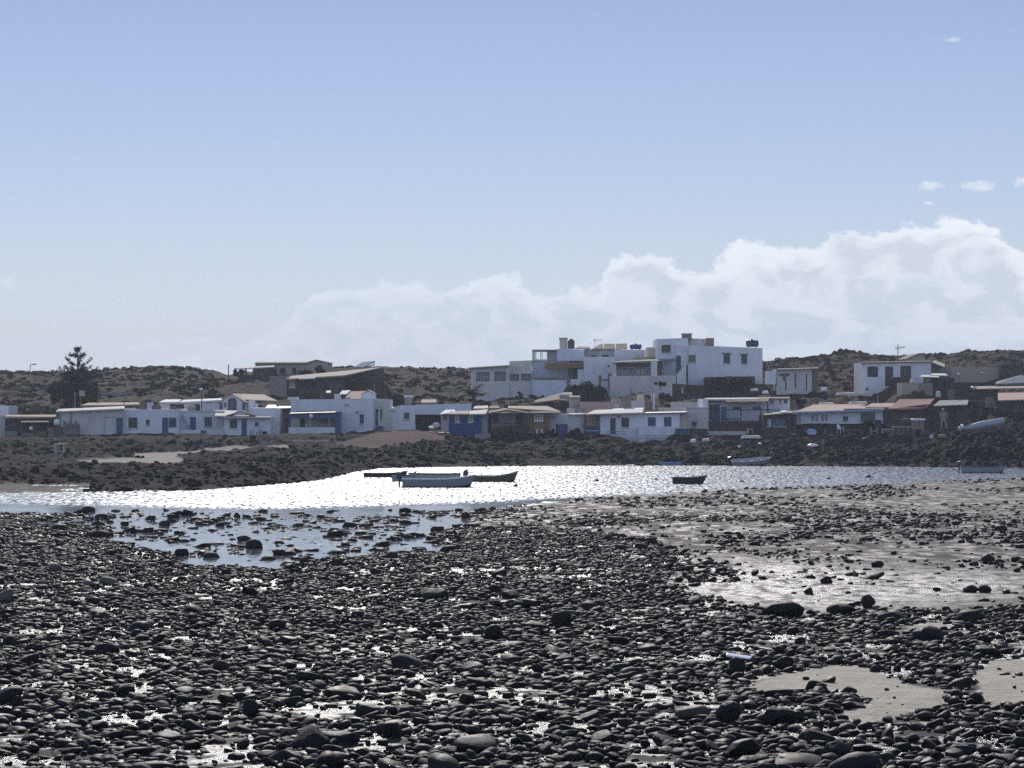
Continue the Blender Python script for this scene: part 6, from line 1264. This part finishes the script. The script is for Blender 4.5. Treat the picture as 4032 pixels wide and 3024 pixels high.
# dry scrub of the hillside: nobody could count it
def scrub():
    r = np.random.default_rng(31); n = 5200; u = r.uniform(-.225, .225, n); Y = 262 + 150 * r.uniform(size=n) ** .8; X = u * Y
    k = fbm(X * .1, Y * .07, 4, 95) > .44
    for (x0, x1, y0, y1, zb) in PADS: k &= ~((X > x0 - .8) & (X < x1 + .8) & (Y > y0 - 1.6) & (Y < y1 + .5))
    X, Y = X[k], Y[k]; Z = terrain(X, Y); m_ = len(X); per = 46; R_ = .25 + .6 * r.uniform(size=m_) ** 2
    c = r.normal(size=(m_, per, 3)); c /= np.linalg.norm(c, axis=2)[..., None]; c *= (R_[:, None] * r.uniform(.3, 1.0, (m_, per)) ** .5)[..., None]; c[..., 2] = np.abs(c[..., 2]) * .5
    c = c.reshape(-1, 3) + np.repeat(np.stack([X, Y, Z], 1), per, 0); t = len(c)
    a = r.normal(size=(t, 3)); a /= np.linalg.norm(a, axis=1)[:, None]; b = np.cross(a, r.normal(size=(t, 3))); b /= np.linalg.norm(b, axis=1)[:, None]; s = r.uniform(.18, .42, t)[:, None]
    V = np.stack([c - a * s * .5, c + b * s * .35, c + a * s * .5, c - b * s * .35], 1).reshape(-1, 3)
    me_ = np_mesh('scrub', V, np.arange(t * 4), np.full(t, 4), 'leaf_dark'); me_.data.materials.append(MATS['leaf_dry'])
    mi = np.repeat((r.uniform(size=m_) < .88).astype(np.int32), per); me_.data.polygons.foreach_set('material_index', mi)
    tag(me_, 'low dark and dry scrub covering the hillside behind the village', 'scrub', None, 'stuff')
scrub()
# posts and lamps
def pole(T, x, y0, y1, Y, label, r_=.05, name='utility_pole', cat='pole', mat='grey_board'):
    a, b = at(*T(x, y0), Y), at(*T(x, y1), Y); MB().tube([b + Vector((0, 0, -.6)), b.lerp(a, .5), a], r_ * 1.2, r1=r_).thing(name, mat, label, cat)
pole(C1, 1990, 298, 400, 345, 'slim post on the skyline left of the hilltop terrace', .07)
pole(C1, 1085, 485, 690, 268, 'thin dark pole rising above the joint of pale shed and white house'); pole(C1, 1410, 400, 520, 300, 'thin pole on the slope above the broken parapet'); pole(C1, 860, 500, 640, 271, 'thin pole above the long pale shed roof', .04); pole(C1, 653, 540, 680, 263, 'left wooden post beside the pale square panel', .08); pole(C2, 1490, 470, 600, 268, 'slim pale post behind the peach roofed roof hut'); pole(C6, 155, 700, 760, 258, 'short pale post behind the pink roof', .07); pole(C4, 742, 820, 985, 259, 'pale pipe standing by the broken yard walls', .06)
q = empty('street_lamp', at(*C1(262, 375), 396), 'street lamp with curved arm on the left skyline', 'lamp'); a = at(*C1(262, 375), 396); b = at(*C1(262, 316), 396)
MB().tube([a + Vector((0, 0, -1)), b, b + Vector((.15, 0, .35)), b + Vector((.6, 0, .35))], .07).build('pole', 'grey_wall', q); MB().box(b.x + .5, b.x + 1.0, b.y - .15, b.y + .15, b.z + .25, b.z + .42).build('lamp_head', 'grey_wall', q, .03)
a = at(*C1(1757, 620), 262); b = at(*C1(1757, 520), 262); q = empty('street_lamp', a, 'lamp post with bright white dish head above the sunlit roof', 'lamp'); MB().tube([a + Vector((0, 0, -2)), b], .06).build('pole', 'dark_grey', q)
MB().lathe(b.x - .08, b.y, [(.22, b.z), (.21, b.z + .07), (.08, b.z + .16)], 14).build('lamp_head', 'white_plastic', q, smooth=True)
a, b = at(*C1(690, 525), 262.4), at(*C1(738, 575), 262.4); q = empty('sign_panel', at(*C1(700, 670), 262.4), 'blank pale square panel on a post above the long pale shed', 'sign'); MB().box(a.x, b.x, 262.4, 262.5, b.z, a.z).build('panel', 'tan_roof', q); c = at(*C1(698, 680), 262.4); MB().box(c.x - .06, c.x + .06, 262.52, 262.6, c.z - .5, a.z).build('post', 'wood', q)
# buoys, floats and the board on the beach
for k, (px, py, r_, mt, lab) in enumerate(((2920, 1898, .14, 'orange', 'dull orange buoy right of the black dinghy'), (3262, 1886, .13, 'hull_dark', 'dark buoy in the right half of the bay'), (3420, 1880, .19, 'hull_dark', 'largest dark buoy, toward the right shore'), (2030, 1916, .14, 'brown_hull', 'brown buoy below the olive boat'), (2583, 1888, .10, 'hull_dark', 'tiny dark buoy left of the black dinghy'), (2350, 1894, .14, 'brown_hull', 'brown buoy midway between moored boats and black dinghy'))):
    Y = HC * F / (py - HZ); x = (px - 2016) / F * Y
    MB().lathe(x, Y, [(r_ * .3, -r_), (r_ * .9, -r_ * .45), (r_, 0), (r_ * .9, r_ * .5), (r_ * .45, r_ * .9), (r_ * .15, r_ * .95), (r_ * .12, r_ * 1.3)], 14).thing('buoy', mt, lab, 'buoy', 'mooring buoys of the bay', 0, True)
Yp = 37.6; z = float(terrain(np.array([3.25]), np.array([Yp]), False)[0]) + .25; a = at(2858, 2578, Yp); b = at(2952, 2592, Yp)
MB().hexa([(a.x, Yp, a.z - .03), (b.x, Yp - .02, b.z - .02), (b.x + .05, Yp + .13, b.z + .0), (a.x + .03, Yp + .15, a.z + .0), (a.x, Yp, a.z), (b.x, Yp - .02, b.z), (b.x + .05, Yp + .13, b.z + .02), (a.x + .03, Yp + .15, a.z + .02)]).thing('white_board', 'white_plastic', 'white flat piece of board washed up among the dark stones', 'board', None, .01)
# ------------------------------------------------------------------ sky and light
SUN_AZ, SUN_EL = -4.5, 29.0
sd = bpy.data.lights.new('sun', 'SUN'); so = bpy.data.objects.new('sun', sd); COL.objects.link(so)
sd.energy = 2.7; sd.angle = R(.55); sd.color = (1.0, .95, .88)
dv = Vector((math.sin(R(SUN_AZ)) * math.cos(R(SUN_EL)), math.cos(R(SUN_AZ)) * math.cos(R(SUN_EL)), math.sin(R(SUN_EL))))
so.rotation_euler = dv.to_track_quat('Z', 'Y').to_euler(); so.location = (0, 0, 60)
w = bpy.data.worlds.new('World'); scene.world = w; w.use_nodes = True; nt = w.node_tree; N, L = nt.nodes, nt.links
for n_ in list(N): N.remove(n_)
out = N.new('ShaderNodeOutputWorld'); bg = N.new('ShaderNodeBackground'); L.new(bg.outputs[0], out.inputs[0]); bg.inputs['Strength'].default_value = .06
sky = N.new('ShaderNodeTexSky'); sky.sky_type = 'NISHITA'; sky.sun_disc = False; sky.sun_elevation = R(SUN_EL); sky.sun_rotation = R(SUN_AZ); sky.air_density = .6; sky.dust_density = 0.0; sky.ozone_density = 3.0; sky.altitude = 0
SKYTINT = (1.60, 1.20, 1.065)
tc = N.new('ShaderNodeTexCoord'); sx = N.new('ShaderNodeSeparateXYZ'); L.new(tc.outputs['Generated'], sx.inputs[0])
ya = mathn(nt, 'MAXIMUM', mathn(nt, 'ABSOLUTE', sx.outputs[1]), .02)
U = mathn(nt, 'DIVIDE', sx.outputs[0], ya); Vv = mathn(nt, 'DIVIDE', sx.outputs[2], ya)
cv = N.new('ShaderNodeCombineXYZ'); L.new(U, cv.inputs[0]); L.new(Vv, cv.inputs[1])
def cn(scale, detail, rough, st=(1, 1.25, 1), dist=0.0): return noise(nt, scale, detail, rough, cv.outputs[0], st, dist)
prof = [(-600, 830), (200, 800), (380, 772), (480, 742), (560, 722), (640, 660), (680, 634), (760, 618), (880, 604), (925, 612), (945, 640), (965, 612), (1030, 600), (1110, 590), (1150, 628), (1240, 622), (1300, 604), (1318, 562), (1390, 546), (1450, 560), (1480, 582), (1540, 565), (1640, 520), (1710, 524), (1800, 505), (1900, 490), (2000, 474), (2090, 466), (2140, 482), (2170, 520), (2230, 540), (2500, 600), (3200, 700)]
fc = N.new('ShaderNodeFloatCurve'); cm = fc.mapping; cu = cm.curves[0]
U0, U1 = -.5, .5
pts = [((1.8228 * x - 2016) / F, (HZ - 1.8228 * y) / F) for x, y in prof]
cu.points[0].location = (0, pts[0][1] * 10); cu.points[1].location = (1, pts[-1][1] * 10)
for (a, b) in pts:
    p_ = cu.points.new((a - U0) / (U1 - U0), b * 10); 
cm.update(); L.new(mathn(nt, 'DIVIDE', mathn(nt, 'SUBTRACT', U, U0), U1 - U0), fc.inputs['Value'])
T_ = mathn(nt, 'MULTIPLY', fc.outputs[0], .1)
nb1 = cn(60, 9, .52, (1, 1.5, 1), .5); nb2 = cn(210, 6, .55, (1, 1.3, 1), .3); nb3 = cn(26, 6, .5, (1, 2.6, 1))
nsum = mathn(nt, 'ADD', mathn(nt, 'MULTIPLY', mathn(nt, 'SUBTRACT', nb1, .5), .019), mathn(nt, 'MULTIPLY', mathn(nt, 'SUBTRACT', nb2, .5), .009))
dd = mathn(nt, 'ADD', mathn(nt, 'SUBTRACT', T_, Vv), nsum)
def smooth(v, a, b):
    n_ = N.new('ShaderNodeMapRange'); n_.interpolation_type = 'SMOOTHSTEP'; L.new(v, n_.inputs['Value']); n_.inputs['From Min'].default_value = a; n_.inputs['From Max'].default_value = b; return n_.outputs[0]
mask = smooth(dd, -.0008, .0030)
def ell(x, y, a, b):   # soft ellipse in the sky, photo columns / rows of the big picture
    u0, v0 = (1.8228 * x - 2016) / F, (HZ - 1.8228 * y) / F; a = a * 1.8228 / F; b = b * 1.8228 / F
    e = mathn(nt, 'ADD', mathn(nt, 'POWER', mathn(nt, 'DIVIDE', mathn(nt, 'SUBTRACT', U, u0), a), 2.0), mathn(nt, 'POWER', mathn(nt, 'DIVIDE', mathn(nt, 'SUBTRACT', Vv, v0), b), 2.0))
    return mathn(nt, 'SUBTRACT', 1.0, e)
hole = smooth(mathn(nt, 'ADD', mathn(nt, 'MAXIMUM', ell(2030, 615, 130, 28), ell(800, 668, 190, 16)), mathn(nt, 'MULTIPLY', mathn(nt, 'SUBTRACT', nb1, .5), 4.5)), -.3, 1.2)
mask = mathn(nt, 'MULTIPLY', mask, mathn(nt, 'SUBTRACT', 1.0, mathn(nt, 'MULTIPLY', hole, .55)))
sm = None
for e in ((2010, 402, 36, 11), (2115, 402, 42, 15), (2205, 392, 22, 15), (18, 610, 30, 20), (2005, 438, 14, 6), (180, 660, 18, 6), (330, 752, 60, 14), (420, 738, 60, 10), (2060, 85, 60, 8)):
    v = ell(*e); v = v if e[1] > 100 else mathn(nt, 'SUBTRACT', v, .6); sm = v if sm is None else mathn(nt, 'MAXIMUM', sm, v)
small = mathn(nt, 'MULTIPLY', smooth(mathn(nt, 'ADD', sm, mathn(nt, 'MULTIPLY', mathn(nt, 'SUBTRACT', nb2, .5), 3.5)), -.1, 1.3), .55)
mask = mathn(nt, 'MAXIMUM', mask, small)
# shading inside the bank: bright crowns, greyer hollows
inner = smooth(mathn(nt, 'ADD', dd, mathn(nt, 'MULTIPLY', mathn(nt, 'SUBTRACT', nb3, .5), .030)), .002, .013)
inner = mathn(nt, 'MULTIPLY', inner, mathn(nt, 'ADD', .35, mathn(nt, 'MULTIPLY', .65, smooth(nb1, .40, .60))))
CW, CG = (11.4, 12.0, 12.9), (8.4, 9.1, 10.4)
cc = mix_rgb(nt, inner, CW, CG)
hz = smooth(Vv, .085, -.030)
HAZE = (6.7, 7.8, 10.0)
st = N.new('ShaderNodeMix'); st.data_type = 'RGBA'; st.blend_type = 'MULTIPLY'; st.inputs[0].default_value = 1; L.new(sky.outputs[0], st.inputs[6]); st.inputs[7].default_value = (*SKYTINT, 1)
dk = mathn(nt, 'SUBTRACT', 1.0, mathn(nt, 'MULTIPLY', smooth(Vv, .155, .02), .17)); s2 = N.new('ShaderNodeVectorMath'); s2.operation = 'SCALE'; L.new(st.outputs[2], s2.inputs[0]); L.new(dk, s2.inputs['Scale'])
base = mix_rgb(nt, mathn(nt, 'MULTIPLY', hz, .97), s2.outputs[0], HAZE)
cc = mix_rgb(nt, mathn(nt, 'MULTIPLY', hz, .55), cc, HAZE)
mask = mathn(nt, 'MULTIPLY', mask, mathn(nt, 'ADD', .52, mathn(nt, 'MULTIPLY', .48, smooth(U, -.10, .10))))
fin = mix_rgb(nt, mask, base, cc)
# added cloud veil, unseen overhead and behind the camera, brightening the shaded facades
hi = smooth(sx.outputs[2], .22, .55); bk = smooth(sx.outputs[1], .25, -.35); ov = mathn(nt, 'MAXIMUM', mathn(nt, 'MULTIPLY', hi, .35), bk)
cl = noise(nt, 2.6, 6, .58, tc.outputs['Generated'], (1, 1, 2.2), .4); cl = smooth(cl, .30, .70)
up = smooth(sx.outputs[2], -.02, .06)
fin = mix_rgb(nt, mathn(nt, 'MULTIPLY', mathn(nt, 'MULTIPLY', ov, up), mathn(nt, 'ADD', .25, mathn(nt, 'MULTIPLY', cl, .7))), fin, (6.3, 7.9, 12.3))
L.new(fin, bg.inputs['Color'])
# ------------------------------------------------------------------ air
hm = MB().box(-1750, 1750, -140, 1650, -9, 45).build('haze', None)
m = bpy.data.materials.new('haze'); m.use_nodes = True; nt = m.node_tree; nt.nodes.remove(nt.nodes['Principled BSDF'])
pv = nt.nodes.new('ShaderNodeVolumePrincipled'); pv.inputs['Color'].default_value = (.80, .88, 1.0, 1); pv.inputs['Density'].default_value = .00024; pv.inputs['Anisotropy'].default_value = .2
nt.links.new(pv.outputs[0], nt.nodes['Material Output'].inputs['Volume']); hm.data.materials.append(m); tag(hm, 'thin pale blue haze over the bay and village', 'haze', None, 'stuff')
# ------------------------------------------------------------------ render settings
vs = scene.view_settings; vs.view_transform = 'Standard'; vs.look = 'None'; vs.exposure = 0.4; vs.gamma = 1.0
cy = scene.cycles; cy.max_bounces = 6; cy.diffuse_bounces = 3; cy.glossy_bounces = 3; cy.transmission_bounces = 4; cy.sample_clamp_indirect = 6; cy.caustics_reflective = False; cy.caustics_refractive = False; cy.use_denoising = False
